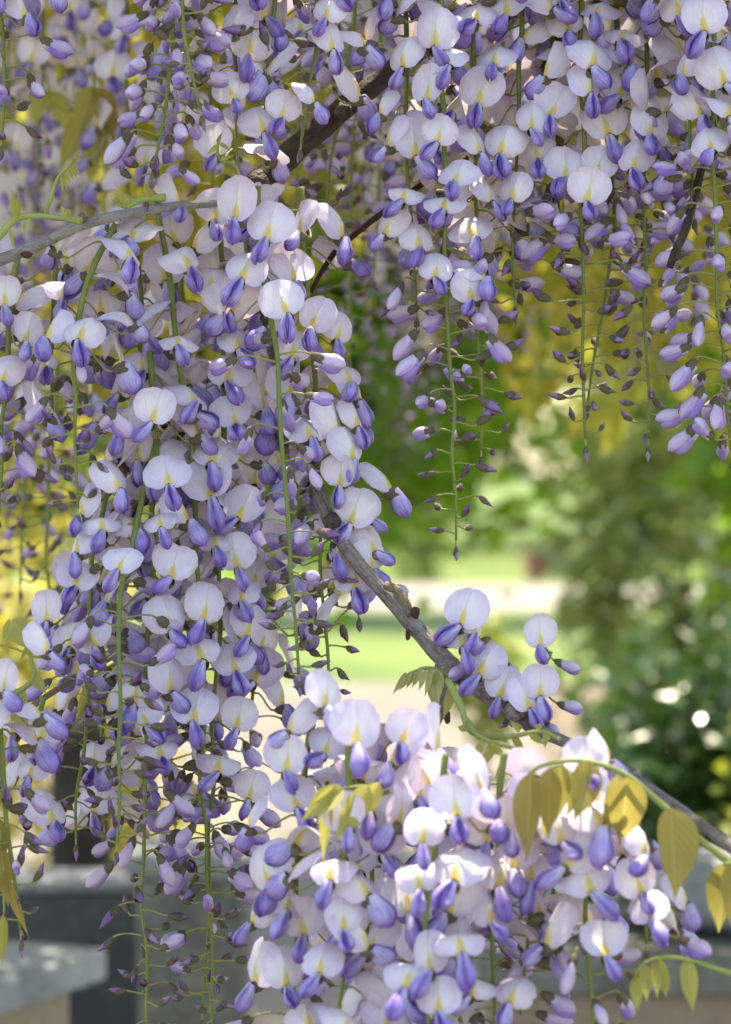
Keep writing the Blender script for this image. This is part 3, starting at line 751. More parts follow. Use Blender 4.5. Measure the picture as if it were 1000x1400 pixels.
# ------------------------------------------------------------------ blurred racemes farther back
def low_raceme(seed, L, open_f):
    """one stem mesh and one joined blossom mesh (each floret a few faces)"""
    r = random.Random(seed); V, F, S = [], [], []
    def disc(c, f, s):
        m = frame(f, roll=r.uniform(-.3, .3)); b0 = len(V)
        for (x, y, z) in [(0, .8, 0), (-8, -2.5, 2), (-9.5, -3, 9), (-5, -2.5, 16), (0, -1.5, 17.5), (5, -2.5, 16), (9.5, -3, 9), (8, -2.5, 2), (0, .3, 8)]:
            V.append(c + m.to_3x3() @ (Vector((x, y, z)) * MM * s))
        for k in range(8): F.append((b0 + 8, b0 + k, b0 + (k + 1) % 8)); S.append(0)
    def pod(c, d, l, wd, mi):
        m = frame(d).to_3x3(); b0 = len(V)
        for (x, y, z) in [(0, 0, 0), (-1, .5, 0), (0, .45, 1.1), (1, .5, 0), (0, .45, -1.1), (0, 1, 0)]:
            V.append(c + m @ Vector((x * wd, y * l, z * wd)) * MM)
        for a, b_ in ((1, 2), (2, 3), (3, 4), (4, 1)): F.append((b0, b0 + a, b0 + b_)); F.append((b0 + 5, b0 + b_, b0 + a)); S.extend((mi, mi))
    s = 0.0; az = r.uniform(0, 6)
    while s < L:
        t = s / L; az += 2.4 + r.uniform(-.4, .4); o = Vector((math.sin(az), -math.cos(az), r.uniform(-.1, .2))); z = -s
        if t < open_f:
            c = Vector((0, 0, z)) + o * .018; disc(c, o + Vector((0, 0, .3)), r.uniform(.85, 1)); pod(c, o * .5 + Vector((0, 0, -.8)), 14, 4, 1); s += .0042
        elif t < open_f + .3: pod(Vector((0, 0, z)) + o * .013, o + Vector((0, 0, -.5)), 15, 3.4, 2); s += .0042
        else: pod(Vector((0, 0, z)) + o * (.006 + .008 * (1 - t)), o, 9, 2, 3); s += .0040
    bl = mesh('blossoms', V, F, [M['banner_far'], M['keel_far'], M['half_far'], M['bud_far']], None, S)
    st = tube('rachis', [Vector((0, 0, .12)), Vector((.001, 0, -L * .5)), Vector((0, 0, -L))], [.0016, .0013, .0007], M['rachis'], 5)
    return bl, st
for nm, a, b_, tr_ in (('banner_far', (.74, .68, .80), (.80, .76, .82), .36), ('keel_far', (.30, .22, .62), (.38, .30, .72), .3), ('half_far', (.56, .44, .66), (.48, .38, .66), .25), ('bud_far', (.22, .13, .22), (.16, .11, .13), .1)):
    M[nm] = mat_var(nm + '_petal', a, b_, tr_, .5, .3, 80)
LOW = [low_raceme(11 + k, L, o) for k, (L, o) in enumerate(((.34, .5), (.42, .55), (.30, .35), (.46, .6), (.38, .25), (.28, .7)))]
def low_at(px, py, d, k, label, group):
    """py: photo row of the tip"""
    bl, st = LOW[k]; L = (.34, .42, .30, .46, .38, .28)[k]
    p = at(px, py, d) + Vector((0, 0, L)); t = thing('wisteria_raceme', p, label, 'flower cluster', group)
    t.rotation_euler.z = rng.uniform(0, 6.28)
    tag(obj('blossoms', bl, t), kind='stuff'); obj('rachis', st, t)
for k in range(64):                                    # upper part, mostly above the gap
    d_ = rng.uniform(1.55, 3.6); px_ = rng.uniform(-60, 1060)
    tip = rng.uniform(120, 420) if px_ > 330 else rng.uniform(150, 560)
    if px_ < 420 and d_ < 2.4 and rng.random() < .6: continue
    if 560 < px_ < 980: tip = rng.uniform(200, 470)
    low_at(px_, tip, d_, rng.randrange(6), 'blurred lilac raceme hanging under the leaf canopy behind the sharp flower clusters', 'blurred racemes under the canopy')
for (px_, tip, d_) in ((545, 640, 2.4), (572, 600, 2.8), (530, 700, 2.2), (600, 560, 3.1), (895, 600, 2.6), (915, 560, 2.9), (770, 520, 3.0), (870, 530, 2.3), (650, 500, 2.7), (500, 560, 2.0), (700, 480, 2.2)):
    low_at(px_, tip, d_, rng.randrange(6), 'blurred lilac raceme reaching low in front of the green maple leaves', 'blurred racemes before the green trees')
for (px_, tip, d_) in ((12, 760, 1.9), (45, 700, 2.2), (85, 820, 2.0), (-10, 880, 1.7), (130, 620, 2.1)):
    low_at(px_, tip, d_, rng.randrange(6), 'blurred lilac raceme hanging low before the golden shrub', 'blurred racemes before the golden shrub')

# ------------------------------------------------------------------ branches
def branch(label, pts, mat, sides=12, rough=.16, per=6, name='wisteria_branch'):
    """pts: (px, py, radius px, depth)"""
    sm = catmull(pts, per); W = [at(p[0], p[1], p[3]) for p in sm]
    rr = [p[2] * p[3] / FPX for p in sm]
    o = obj(name, tube(name, W, rr, M[mat], sides, rough, W[0])); o.location = W[0]
    return tag(o, label, 'branch')
def spur(parent, name, pts, mat, sides=8, rough=.25):
    sm = catmull(pts, 4); W = [at(p[0], p[1], p[3]) for p in sm]
    return obj(name, tube(name, W, [p[2] * p[3] / FPX for p in sm], M[mat], sides, rough, parent.location), parent)
def knob(parent, name, px, py, d, r, mat, seed, squash=(1, 1, 1)):
    V, F = [], []; NU, NV = 10, 7; rad = r * d / FPX
    for j in range(NV + 1):
        for k in range(NU):
            a, b_ = 2 * math.pi * k / NU, math.pi * j / NV
            p = Vector((math.cos(a) * math.sin(b_), math.sin(a) * math.sin(b_), math.cos(b_)))
            s = 1 + .35 * noise.noise(p * 2 + Vector((seed, seed, 0)))
            V.append(at(px, py, d) - parent.location + Vector((p.x * squash[0], p.y * squash[1], p.z * squash[2])) * rad * s)
    for j in range(NV):
        for k in range(NU): F.append((j * NU + k, (j + 1) * NU + k, (j + 1) * NU + (k + 1) % NU, j * NU + (k + 1) % NU))
    return obj(name, mesh(name, V, F, M[mat], [(v[0] * 10, v[2]) for v in V]), parent)
trunk = branch('thick dark rough wisteria branch crossing behind the flowers and bending down', [(900, -210, 17, 1.22), (760, -90, 16, 1.20), (640, 10, 15, 1.17), (560, 78, 15, 1.15), (500, 125, 15, 1.14), (450, 165, 16, 1.14), (400, 208, 17, 1.14), (358, 243, 18, 1.14), (335, 275, 12, 1.14), (331, 320, 8, 1.14)], 'darkbark', 16, .22)
spur(trunk, 'side_twig', [(372, 232, 12, 1.138), (340, 252, 10, 1.13), (310, 262, 7, 1.125), (285, 268, 5, 1.12)], 'darkbark')
knob(trunk, 'branch_knot', 352, 250, 1.128, 17, 'darkbark', 4)
knob(trunk, 'branch_knot', 470, 150, 1.13, 12, 'darkbark', 8)
main = branch('long grey-brown woody wisteria branch slanting down across the garden view', [(338, 285, 9, 1.14), (346, 360, 9, 1.14), (358, 430, 9, 1.14), (392, 530, 9, 1.13), (424, 630, 9, 1.12), (450, 710, 9.5, 1.10), (490, 770, 10, 1.09), (540, 826, 11, 1.085), (600, 893, 13, 1.08), (650, 938, 13, 1.07), (700, 970, 13, 1.05), (732, 996, 10, 1.035), (775, 1016, 8.5, 1.015), (855, 1056, 8, .98), (930, 1108, 8.5, .95), (1010, 1165, 9.5, .93), (1100, 1232, 10, .92)], 'bark', 14, .14, 8)
spur(main, 'side_twig', [(612, 905, 11, 1.078), (615, 930, 10, 1.07), (605, 965, 8, 1.06), (588, 1005, 7.5, 1.045), (570, 1045, 7.5, 1.03), (555, 1090, 7, 1.02)], 'bark')
spur(main, 'side_twig', [(528, 800, 6, 1.08), (545, 808, 6, 1.075), (556, 826, 6.5, 1.072), (562, 842, 5, 1.07)], 'tanbark')
knob(main, 'branch_knot', 612, 912, 1.070, 17, 'bark', 2)
knob(main, 'branch_knot', 704, 972, 1.040, 15, 'bark', 3)
knob(main, 'branch_knot', 455, 712, 1.095, 12, 'darkbark', 13)
knob(main, 'bud_scale', 568, 838, 1.068, 7, 'redbark', 5, (.9, .8, 1.2))
knob(main, 'bud_scale', 558, 868, 1.072, 4.5, 'redbark', 6, (.8, .8, 1.7))
knob(main, 'bud_scale', 612, 880, 1.075, 8, 'redbark', 7, (1.5, 1, .8))
knob(main, 'bud_scale', 612, 980, 1.045, 5, 'redbark', 8, (.9, .9, 1.9))
knob(main, 'bud_scale', 580, 1000, 1.04, 8, 'redbark', 9, (1.3, 1, .9))
knob(main, 'bud_scale', 716, 965, 1.035, 7, 'tanbark', 10, (.7, .9, 2.2))
knob(main, 'bud_scale', 870, 1060, .975, 6, 'bark', 11, (1, 1, 1.3))
twig = branch('smooth pale grey twig under the green leaf shoots', [(-120, 392, 8.5, 1.06), (0, 355, 8.5, 1.065), (60, 331, 8, 1.07), (112, 307, 8, 1.07), (180, 291, 7, 1.075), (245, 281, 6, 1.085), (300, 277, 5, 1.10), (340, 268, 5, 1.13)], 'greybark', 12, .08)
knob(twig, 'bud_scale', 112, 298, 1.068, 7, 'bark', 12, (1, .9, 1.1))
knob(twig, 'bud_scale', 36, 348, 1.062, 6, 'redbark', 14, (1.4, .9, .8))
branch('thin red-brown twig curving beside the pale flower cluster', [(640, 215, 4, 1.13), (580, 250, 4, 1.13), (522, 292, 4.2, 1.125), (490, 316, 4.4, 1.125), (462, 340, 4.2, 1.125), (442, 368, 3.6, 1.125), (425, 400, 3, 1.125)], 'redbark', 9, .2)
branch('short dark twig ending in a cut tip among the hanging racemes', [(1010, 60, 7, 1.12), (975, 170, 6.5, 1.10), (952, 262, 6, 1.095), (938, 312, 6, 1.09), (924, 345, 6, 1.088), (916, 366, 5, 1.088)], 'darkbark', 10, .18)
branch('thin tan twig slanting up beside the yellow-green leaf shoot', [(-80, 1055, 5.5, 1.10), (0, 1000, 5, 1.11), (55, 958, 4.5, 1.115), (100, 930, 4.2, 1.12), (150, 900, 4, 1.13), (210, 862, 3.5, 1.14)], 'tanbark', 9, .1)
branch('overhead dark branch that the pale flower curtain hangs from', [(-120, -190, 13, 1.10), (150, -165, 13, 1.10), (420, -150, 14, 1.11), (700, -150, 14, 1.11), (1000, -155, 14, 1.10), (1200, -170, 13, 1.10)], 'darkbark', 12, .2)

# ------------------------------------------------------------------ racemes of the photograph
raceme('raceme of round pale flowers beside the thin red-brown twig', [(548, -140), (556, 100), (562, 300), (570, 425)], 1.115, 345, 385, seed=1)
raceme('longest raceme of the pale curtain with bare green tip and scattered dark buds', [(600, -140), (606, 100), (613, 380), (620, 560), (624, 738)], 1.105, 400, 500, seed=2)
raceme('raceme close beside the longest one, ending higher in dark buds', [(650, -140), (648, 200), (653, 440), (658, 615)], 1.12, 330, 440, seed=3)
raceme('short raceme of round pale flowers in the middle of the flower curtain', [(716, -140), (712, 150), (706, 300), (704, 410)], 1.12, 280, 370, seed=4)
raceme('short raceme with folded white banner flower in the middle of the curtain', [(752, -140), (757, 100), (765, 250), (770, 350)], 1.13, 245, 320, seed=5)
raceme('raceme with a straight green tip of dark buds left hanging clear in the gap', [(792, -140), (796, 200), (798, 420), (801, 600)], 1.115, 275, 350, seed=6)
raceme('raceme whose tip crosses behind the straight bare-tipped one', [(838, -140), (845, 180), (834, 380), (804, 548)], 1.13, 230, 320, seed=7)
raceme('raceme with half-open mauve flowers and bare tip near the short dark twig', [(890, -140), (880, 200), (882, 420), (887, 600)], 1.12, 210, 330, seed=8)
raceme('short raceme of pale flowers just before the short dark twig', [(944, -140), (942, 60), (945, 190), (950, 290)], 1.10, 195, 250, seed=9)
raceme('raceme dense with half-open mauve flowers at the end of the pale curtain', [(975, -140), (972, 200), (985, 420), (1000, 615)], 1.085, 230, 600, seed=10, gap=7.5)
raceme('long raceme at the heart of the big cluster, open flowers down to budded tip', [(212, 270), (224, 340), (242, 450), (262, 590), (272, 760), (276, 1000), (280, 1200), (292, 1380), (296, 1440)], 1.105, 1030, 1200, seed=11)
raceme('raceme hidden deep in the big cluster with a tip crossing its neighbour', [(304, 262), (308, 420), (304, 620), (300, 800), (290, 1060), (286, 1250), (277, 1385)], 1.12, 1010, 1180, seed=12)
raceme('raceme with bare green stem running down the front of the big cluster', [(352, 255), (358, 380), (378, 480), (386, 600), (396, 740), (405, 850), (409, 922)], 1.09, 450, 700, seed=13, d2=1.045)
raceme('raceme passing behind the slanting grey-brown branch, tip free over the lawn', [(412, 255), (424, 430), (434, 560), (440, 720), (446, 900), (449, 965)], 1.115, 600, 780, seed=14)
raceme('raceme of outward-facing pale flowers resting on the slanting grey-brown branch', [(405, 520), (446, 565), (466, 640), (480, 740), (490, 835)], 1.115, 830, 840, seed=15)
raceme('raceme with bright green stem and small olive buds before the big cluster', [(215, 600), (190, 690), (168, 810), (161, 960), (160, 1155)], 1.10, 790, 900, seed=16, d2=1.035)
raceme('long raceme beside the big cluster, tip hanging before the grey pillar', [(205, 480), (212, 640), (205, 860), (195, 1060), (198, 1300), (200, 1440)], 1.10, 1040, 1190, seed=17)
raceme('raceme of white flowers half hidden above the dark slate wall', [(146, 690), (140, 860), (138, 1000), (142, 1130)], 1.16, 1110, 1120, seed=18)
raceme('raceme on a curved green stem below the pale grey twig', [(158, 305), (122, 385), (105, 480), (103, 600), (107, 695)], 1.08, 455, 560, seed=19)
raceme('raceme of loose pale and violet flowers tapering to tiny greenish buds', [(152, 630), (125, 760), (120, 900), (115, 980), (104, 1145)], 1.10, 840, 960, seed=20, rad=52)
raceme('raceme of white flowers at the shoulder of the big cluster under the grey twig', [(184, 290), (190, 420), (195, 560), (190, 700)], 1.125, 650, 690, seed=21)
raceme('raceme of violet and white flowers under the start of the pale grey twig', [(25, 350), (12, 420), (6, 520), (-2, 700)], 1.10, 540, 620, seed=22)
raceme('small raceme between the curved green stem and the violet white one', [(78, 328), (72, 400), (70, 470), (72, 570)], 1.125, 500, 540, seed=23)
raceme('raceme with thin bright tip among drooping bronze leaves above the coping stone', [(-12, 880), (4, 1040), (12, 1120), (21, 1200), (28, 1275)], 1.03, 1040, 1090, seed=24, rad=46)
raceme('raceme of back-turned lilac flowers below the thin tan twig', [(60, 952), (50, 1000), (40, 1060), (36, 1130)], 1.09, 1090, 1130, seed=25, rad=42)
raceme('short raceme with mauve half-open buds before the blurred leaf canopy', [(0, -140), (4, 60), (2, 190)], 1.08, 20, 140, seed=26)
raceme('raceme of half-open mauve flowers with leaning stem above the pale grey twig', [(242, -140), (235, 60), (225, 160), (203, 262)], 1.07, -40, 210, seed=27, gap=8, rad=52)
raceme('slender raceme of tiny buds hanging in front of the leaning mauve one', [(262, -140), (250, 0), (258, 60), (273, 148)], 1.05, -120, -40, seed=28, rad=40)
raceme('raceme tip with olive buds above the dark branch bend', [(388, -140), (374, 30), (362, 150)], 1.09, -20, 40, seed=29, rad=46)
raceme('raceme of pale flowers hanging just above the bend of the dark branch', [(322, -140), (320, 60), (326, 235)], 1.10, 235, 240, seed=30)
raceme('raceme of pale and violet flowers lying over the thick dark branch', [(440, -140), (436, 50), (412, 195)], 1.10, 195, 200, seed=31)
raceme('raceme hanging behind the thick dark branch with small dark buds', [(490, -140), (484, 40), (457, 210), (446, 350)], 1.19, -20, 130, seed=32)
# short sprays standing on the slanting branch
raceme('small spray of three white flowers standing on the slanting branch', [(646, 838), (652, 872), (668, 915), (688, 962)], 1.06, 5000, 5000, seed=33, thin=0, hx=((668, 872, 640, 890, 900), (690, 905, 712, 925, 930), (640, 905, 616, 925, 935)))
raceme('small spray of violet-keeled flowers at the knot of the slanting branch', [(752, 890), (740, 915), (722, 946), (704, 972)], 1.05, 5000, 5000, seed=34, thin=0, hx=((758, 903, 792, 915, 895), (762, 962, 797, 968, 935), (745, 985, 765, 1005, 955)))
# nearer cluster low in the picture
NR = dict(near=True, rad=64, gap=13)
raceme('nearer raceme of large white flowers under the yellow-green leaf shoot', [(610, 1030), (597, 1130), (584, 1260), (585, 1450)], .93, 1500, 1500, seed=41, **NR)
raceme('nearer raceme of sunlit white flowers beside the bronze leaflets', [(482, 985), (472, 1150), (467, 1330), (468, 1450)], .95, 1500, 1500, seed=42, **NR)
raceme('nearer raceme with few wide pale flowers before the long tan wall', [(790, 1045), (803, 1180), (807, 1300), (808, 1450)], .94, 1300, 1500, seed=43, **NR)
raceme('nearer raceme with mauve half-open tip before the long tan wall', [(690, 1030), (676, 1200), (672, 1450)], .95, 1300, 1400, seed=44, **NR)
raceme('nearer raceme of white flowers with violet keels over the grey pillar edge', [(440, 930), (412, 1080), (402, 1250), (398, 1450)], .99, 1360, 1500, seed=45, **NR)
raceme('nearer raceme buried between the white ones, violet keels showing', [(735, 1060), (724, 1200), (715, 1350)], .96, 1250, 1300, seed=46, **NR)
raceme('nearer raceme at the middle of the low white cluster', [(545, 975), (538, 1100), (535, 1280), (540, 1450)], .965, 1500, 1500, seed=47, **NR)
raceme('nearer raceme under the end of the slanting branch beside a bronze leaflet', [(862, 1070), (875, 1180), (885, 1290)], .935, 1250, 1290, seed=48, **NR)
# a little farther back, softly blurred
BK = dict(group=None)
back = [([(470, -140), (480, 150), (478, 480)], 1.34, 60, 230, 'soft raceme of tiny dark buds beyond the red-brown twig'),
        ([(528, -140), (520, 200), (508, 430)], 1.42, 0, 300, 'soft raceme of mauve buds beside the first flower curtain raceme'),
        ([(25, 480), (32, 640), (28, 800)], 1.42, 560, 660, 'soft raceme of violet buds before the golden shrub, first of two'),
        ([(78, 500), (66, 700), (68, 890)], 1.36, 520, 640, 'soft raceme of sparse buds before the golden shrub, beside the curved stem'),
        ([(108, -140), (115, 100), (110, 300)], 1.6, 250, 280, 'soft raceme of pale flowers behind the hanging green-bronze leaf'),
        ([(55, -140), (60, 60), (52, 270)], 1.5, 200, 230, 'soft raceme behind the curled young shoot'),
        ([(172, -140), (176, 120), (170, 330)], 1.42, 330, 350, 'soft raceme of white and violet flowers just above the pale grey twig'),
        ([(405, -140), (410, 120), (400, 330)], 1.32, 120, 250, 'soft dark raceme in the shade behind the thick dark branch'),
        ([(560, -140), (570, 120), (575, 330)], 1.36, 240, 330, 'soft raceme shaded behind the first curtain raceme'),
        ([(690, -140), (690, 120), (684, 330)], 1.34, 250, 300, 'soft raceme shaded behind the middle of the flower curtain'),
        ([(770, -140), (775, 120), (770, 310)], 1.38, 220, 290, 'soft raceme shaded behind the bare-tipped curtain raceme'),
        ([(925, -140), (930, 160), (922, 470)], 1.34, 240, 420, 'soft raceme of mauve flowers behind the short dark twig'),
        ([(280, -140), (285, 60), (290, 260)], 1.26, 200, 240, 'soft raceme filling behind the tip of the slender one'),
        ([(250, 330), (255, 520), (245, 800)], 1.22, 700, 760, 'shaded raceme inside the upper big cluster'),
        ([(330, 330), (345, 520), (350, 860)], 1.20, 720, 800, 'shaded raceme behind the bare green stem of the big cluster'),
        ([(340, 700), (345, 860), (345, 1060)], 1.18, 980, 1020, 'shaded raceme low behind the big cluster'),
        ([(225, 700), (232, 900), (240, 1130)], 1.19, 1060, 1100, 'shaded raceme low inside the big cluster'),
        ([(640, 1040), (640, 1200), (630, 1380)], 1.06, 1280, 1340, 'shaded raceme inside the low white cluster'),
        ([(500, 1020), (505, 1200), (500, 1450)], 1.06, 1400, 1450, 'shaded raceme behind the low sunlit white flowers'),
        ([(760, 1075), (762, 1180), (755, 1280)], 1.04, 1240, 1260, 'shaded raceme behind the bronze leaflets of the low cluster')]
for k, (p, d_, yo, yh, lb) in enumerate(back): raceme(lb, p, d_, yo, yh, seed=60 + k, rad=56 * 1.1 / d_, gap=11.5, **BK)

# open flowers one by one: (x, y, width, height) of the banner in photo pixels
FL = """652,12,56,46 772,25,53,50 820,6,56,44 552,72,44,50 611,75,58,46 678,70,56,48 589,115,49,53 660,120,61,56 814,68,66,60 855,38,62,42 962,20,62,55
985,92,62,60 750,82,36,55 762,142,58,48 852,115,60,50 825,162,62,55 891,165,46,52 870,212,52,50 952,138,52,54 970,190,54,45 938,84,36,46 565,192,55,58 532,180,36,50
602,178,46,46 627,235,56,43 555,258,50,36 609,268,60,43 641,305,63,54 572,320,48,50 532,302,32,44 652,190,40,46 689,188,53,56 734,198,49,48 670,258,32,44 704,255,48,43
772,228,56,48 806,256,56,54 820,222,46,46 728,158,46,46 598,362,50,46 642,392,48,46 520,140,24,44
452,50,44,46 450,8,48,44 355,160,60,53 428,125,20,46 388,145,46,42 295,194,44,40 297,282,56,53 370,304,60,60 412,297,44,52 240,258,28,46 272,318,34,55 315,120,38,36 322,28,42,46
338,360,66,48 400,365,58,48 307,408,56,48 385,408,60,53 434,430,50,50 465,447,40,44 402,470,54,48 325,460,54,36 315,502,64,42 245,458,58,30 197,442,46,43 194,490,60,38 170,520,40,48 214,557,54,53 320,565,56,46
420,580,60,48 295,610,66,48 190,610,40,48 228,646,63,48 287,660,70,56 335,690,56,48 155,650,36,50 112,685,36,44 160,360,60,34 90,390,56,40 115,445,65,43 38,450,42,46 57,487,48,40 8,400,48,44 8,505,46,46
487,565,38,46 480,607,44,52 487,695,52,52 468,645,44,46 508,735,36,48 505,760,46,48 500,690,40,44
138,707,56,40 217,705,50,36 105,737,32,50 107,787,56,43 169,765,53,40 238,772,60,48 295,732,55,32 321,755,54,53 282,825,59,53 332,806,44,28 230,840,53,55 342,850,48,50 271,879,68,48 230,922,50,58 318,900,60,48 268,967,65,50 195,975,53,42
327,977,50,46 217,1017,56,36 301,1035,60,42 65,830,38,46 60,872,32,44 132,1092,50,46 128,1030,46,44 345,1075,44,40 45,1045,50,30 60,990,60,40 5,925,34,46
637,832,56,58 632,864,56,40 664,902,54,54 652,848,34,40 690,935,40,36 740,864,38,44 718,950,40,36 739,932,46,46"""
FLN = """488,990,70,64 395,1032,58,56 445,945,40,58 400,977,40,56 450,1012,50,50 542,1020,44,58 557,995,50,50 517,1085,38,64 622,1092,68,58 525,1142,60,60 625,1177,78,50 557,1220,82,66 512,1280,56,60 627,1277,75,44
785,1160,62,66 802,1195,70,46 827,1287,62,46 885,1235,60,38 562,1327,76,42 600,1362,60,50 705,1352,58,34 690,1115,36,50 725,1180,66,46 870,1200,46,46 882,1150,40,50 452,1180,66,42 412,1255,54,56 395,1225,66,30 390,1325,56,56 400,1087,60,46
420,1385,66,50 497,1270,44,66 352,1242,32,52 345,1112,24,50 800,1036,60,46 830,1020,28,48 580,1130,60,52 470,1110,50,50 660,1130,56,50 670,1240,60,40 470,1250,56,54 440,1310,60,48 530,1380,70,56 650,1340,60,40 765,1130,50,50"""
for txt, nr in ((FL, False), (FLN, True)):
    for it in txt.split():
        x, y, wd, ht = map(float, it.split(','))
        best = None
        for q in RACEMES:
            if q['near'] != nr or q['d'] > 1.17: continue
            if not (q['pts'][0][1] - 45 <= y <= min(q['y_open'] + 75, q['pts'][-1][1] + 10)): continue
            s = abs(xat(q['pts'], y) - x) + (0 if y <= q['y_open'] + 25 else 30) + (60 if q['thin'] == 0 and not (600 < x < 800 and 790 < y < 960) else 0)
            if best is None or s < best[0]: best = (s, q)
        if best is None: print('no raceme for', it); continue
        if best[0] > 95: print('far flower', it, best[0], best[1]['label'])
        best[1]['ex'].append((x, y, wd, ht, None)); EXALL.append((x, y, max(wd, ht), best[1]['d'] - .02))
for q in RACEMES:
    if q['thin'] == 0: q['gap'] = 1e6
    build_raceme(q)

# ------------------------------------------------------------------ leaves and shoots
def leaflet_mesh(i):
    r = random.Random(2000 + i); NL, NW = 12, 6; V, U, F = [], [], []
    fold = r.uniform(.3, .9); curl = r.uniform(-.45, .1); wav = r.uniform(.01, .03); tw = r.uniform(-.4, .4)
    for j in range(NL + 1):
        s = j / NL; hw = .5 * (math.sin(math.pi * s ** .72) ** .85) * (1 - .25 * s) * 1.1 + .004
        if s > .7: hw *= 1 - .62 * ((s - .7) / .3) ** .8
        for k in range(NW + 1):
            u = k / NW * 2 - 1; x = u * hw
            z = abs(x) * fold + wav * math.sin(s * 14 + u * 2) * abs(u) + tw * x * s
            V.append((x, s, z * .6 + curl * s * s)); U.append((u * .5 + .5, s))
    for j in range(NL):
        for k in range(NW):
            a = j * (NW + 1) + k; F.append((a, a + 1, a + NW + 2, a + NW + 1))
    return V, F, U
LFT = {}
for key in ('bronze', 'young', 'pale'):
    LFT[key] = [mesh('leaflet', *leaflet_mesh(i)[:2], M[key], leaflet_mesh(i)[2]) for i in range(5)]
def add_leaflet(t, b_, tip, wpx, d, key, r, dt=None, tilt=None):
    A = at(b_[0], b_[1], d); B = at(tip[0], tip[1], d if dt is None else dt); L = (B - A).length
    y = (B - A).normalized(); z = (CAM - A).normalized(); z = (z - y * z.dot(y)).normalized(); x = y.cross(z)
    m = Matrix((x, y, z)).transposed().to_4x4() @ Matrix.Rotation(r.uniform(-.5, .5) if tilt is None else tilt, 4, 'Y')
    sw = wpx * d / FPX
    return obj('leaflet', r.choice(LFT[key]), t, Matrix.Translation(A - t.location) @ m @ Matrix.Diagonal((sw, L, min(sw * 1.5, L), 1)))
def compound_leaf(label, stem, rpx, leaflets, key, seed, cat='leaf', name='compound_leaf', smat='shoot'):
    """stem: (px, py, depth); leaflets: base px, tip px, width px, depth"""
    r = random.Random(seed); sm = catmull(stem, 5); W = [at(*p) for p in sm]
    t = thing(name, W[0], label, cat)
    n = len(W); obj('stem', tube('stem', W, [rpx * sm[i][2] / FPX * (1.2 - .7 * i / n) for i in range(n)], M[smat], 7, .05, W[0]), t)
    for (b_, tip, wd, d) in leaflets: add_leaflet(t, b_, tip, wd, d, key, r, d + r.uniform(-.012, .006))
    return t
compound_leaf('bronze compound leaf drooping over the low flowers from the slanting branch', [(1030, 1205, .915), (960, 1150, .915), (905, 1100, .915), (850, 1056, .915), (790, 1040, .915), (740, 1048, .915), (722, 1062, .915)], 4.5,
    [((726, 1056), (722, 1182), 40, .913), ((752, 1050), (750, 1150), 34, .916), ((770, 1045), (742, 1150), 36, .92), ((808, 1040), (782, 1125), 46, .914), ((812, 1042), (775, 1118), 34, .922), ((858, 1062), (852, 1160), 54, .913), ((846, 1058), (828, 1150), 34, .92), ((918, 1104), (924, 1232), 62, .912)], 'bronze', 1)
compound_leaf('bronze leaf tip curling over the rounded blue-grey stone', [(1040, 1165, .91), (1010, 1178, .91), (990, 1182, .91)], 4, [((992, 1180), (985, 1275), 40, .91), ((1004, 1178), (1012, 1290), 44, .908)], 'bronze', 2)
compound_leaf('thin yellow-green leaf stalk with folded young leaflets before the tan wall', [(1040, 1342, .92), (990, 1328, .92), (940, 1312, .92), (900, 1310, .92), (876, 1322, .92), (866, 1345, .92)], 3.6,
    [((940, 1312), (948, 1386), 24, .92), ((902, 1311), (912, 1366), 18, .92), ((896, 1312), (898, 1368), 16, .922), ((882, 1318), (884, 1372), 20, .921), ((870, 1335), (872, 1385), 18, .92)], 'young', 3)
compound_leaf('bronze young leaf between white flowers of the low cluster', [(560, 1062, .96), (525, 1085, .945), (500, 1075, .94), (470, 1078, .935)], 3,
    [((505, 1074), (455, 1150), 36, .935), ((520, 1070), (470, 1130), 30, .94), ((470, 1078), (412, 1125), 34, .93), ((468, 1078), (428, 1098), 20, .932), ((452, 1090), (440, 1180), 18, .93)], 'young', 4)
compound_leaf('pale silky young leaf drooping under the fork of the slanting branch', [(612, 925, 1.06), (595, 915, 1.055), (575, 915, 1.05), (556, 930, 1.05)], 3.2,
    [((600, 916), (592, 970), 24, 1.05), ((590, 914), (600, 965), 20, 1.052)] + [((598 - 7 * k, 913 + abs(k - 3) * 2), (590 - 9 * k, 950 + rng.uniform(-8, 6)), 9, 1.048) for k in range(7)], 'pale', 5)
compound_leaf('yellow-green leaf shoot with narrow unopened leaflets in front of the branch knot', [(612, 930, 1.03), (630, 965, 1.02), (645, 1000, 1.01), (690, 1008, .99), (740, 1000, .98), (765, 1010, .97)], 4.5,
    [((640 + 12 * k, 998 + 3 * (k % 2)), (640 + 12 * k + rng.uniform(-25, 25), 975 + rng.uniform(0, 70)), 11, 1.0) for k in range(10)] + [((618, 935), (608, 985), 16, 1.03)], 'young', 6)
compound_leaf('bright yellow-green stalk with unfolding leaflets under the branch knot', [(640, 990, 1.0), (660, 1010, .985), (715, 1030, .975), (735, 1075, .97)], 3.6,
    [((660 + 9 * k, 1012 + 6 * k), (655 + 9 * k + rng.uniform(-30, 30), 1040 + 6 * k + rng.uniform(-12, 24)), 12, .98) for k in range(7)], 'young', 7)
compound_leaf('curled young green shoot standing up from the pale grey twig', [(112, 300, 1.06), (66, 295, 1.055), (70, 270, 1.05), (80, 242, 1.05), (95, 226, 1.05), (104, 212, 1.05)], 3.2,
    [((98, 224), (108, 205), 7, 1.05), ((100, 222), (112, 216), 5, 1.05)] + [((84 + 3 * k, 238 - 3 * k), (86 + 5 * k, 258 - 3 * k + rng.uniform(-4, 8)), 5, 1.05) for k in range(6)], 'young', 8)
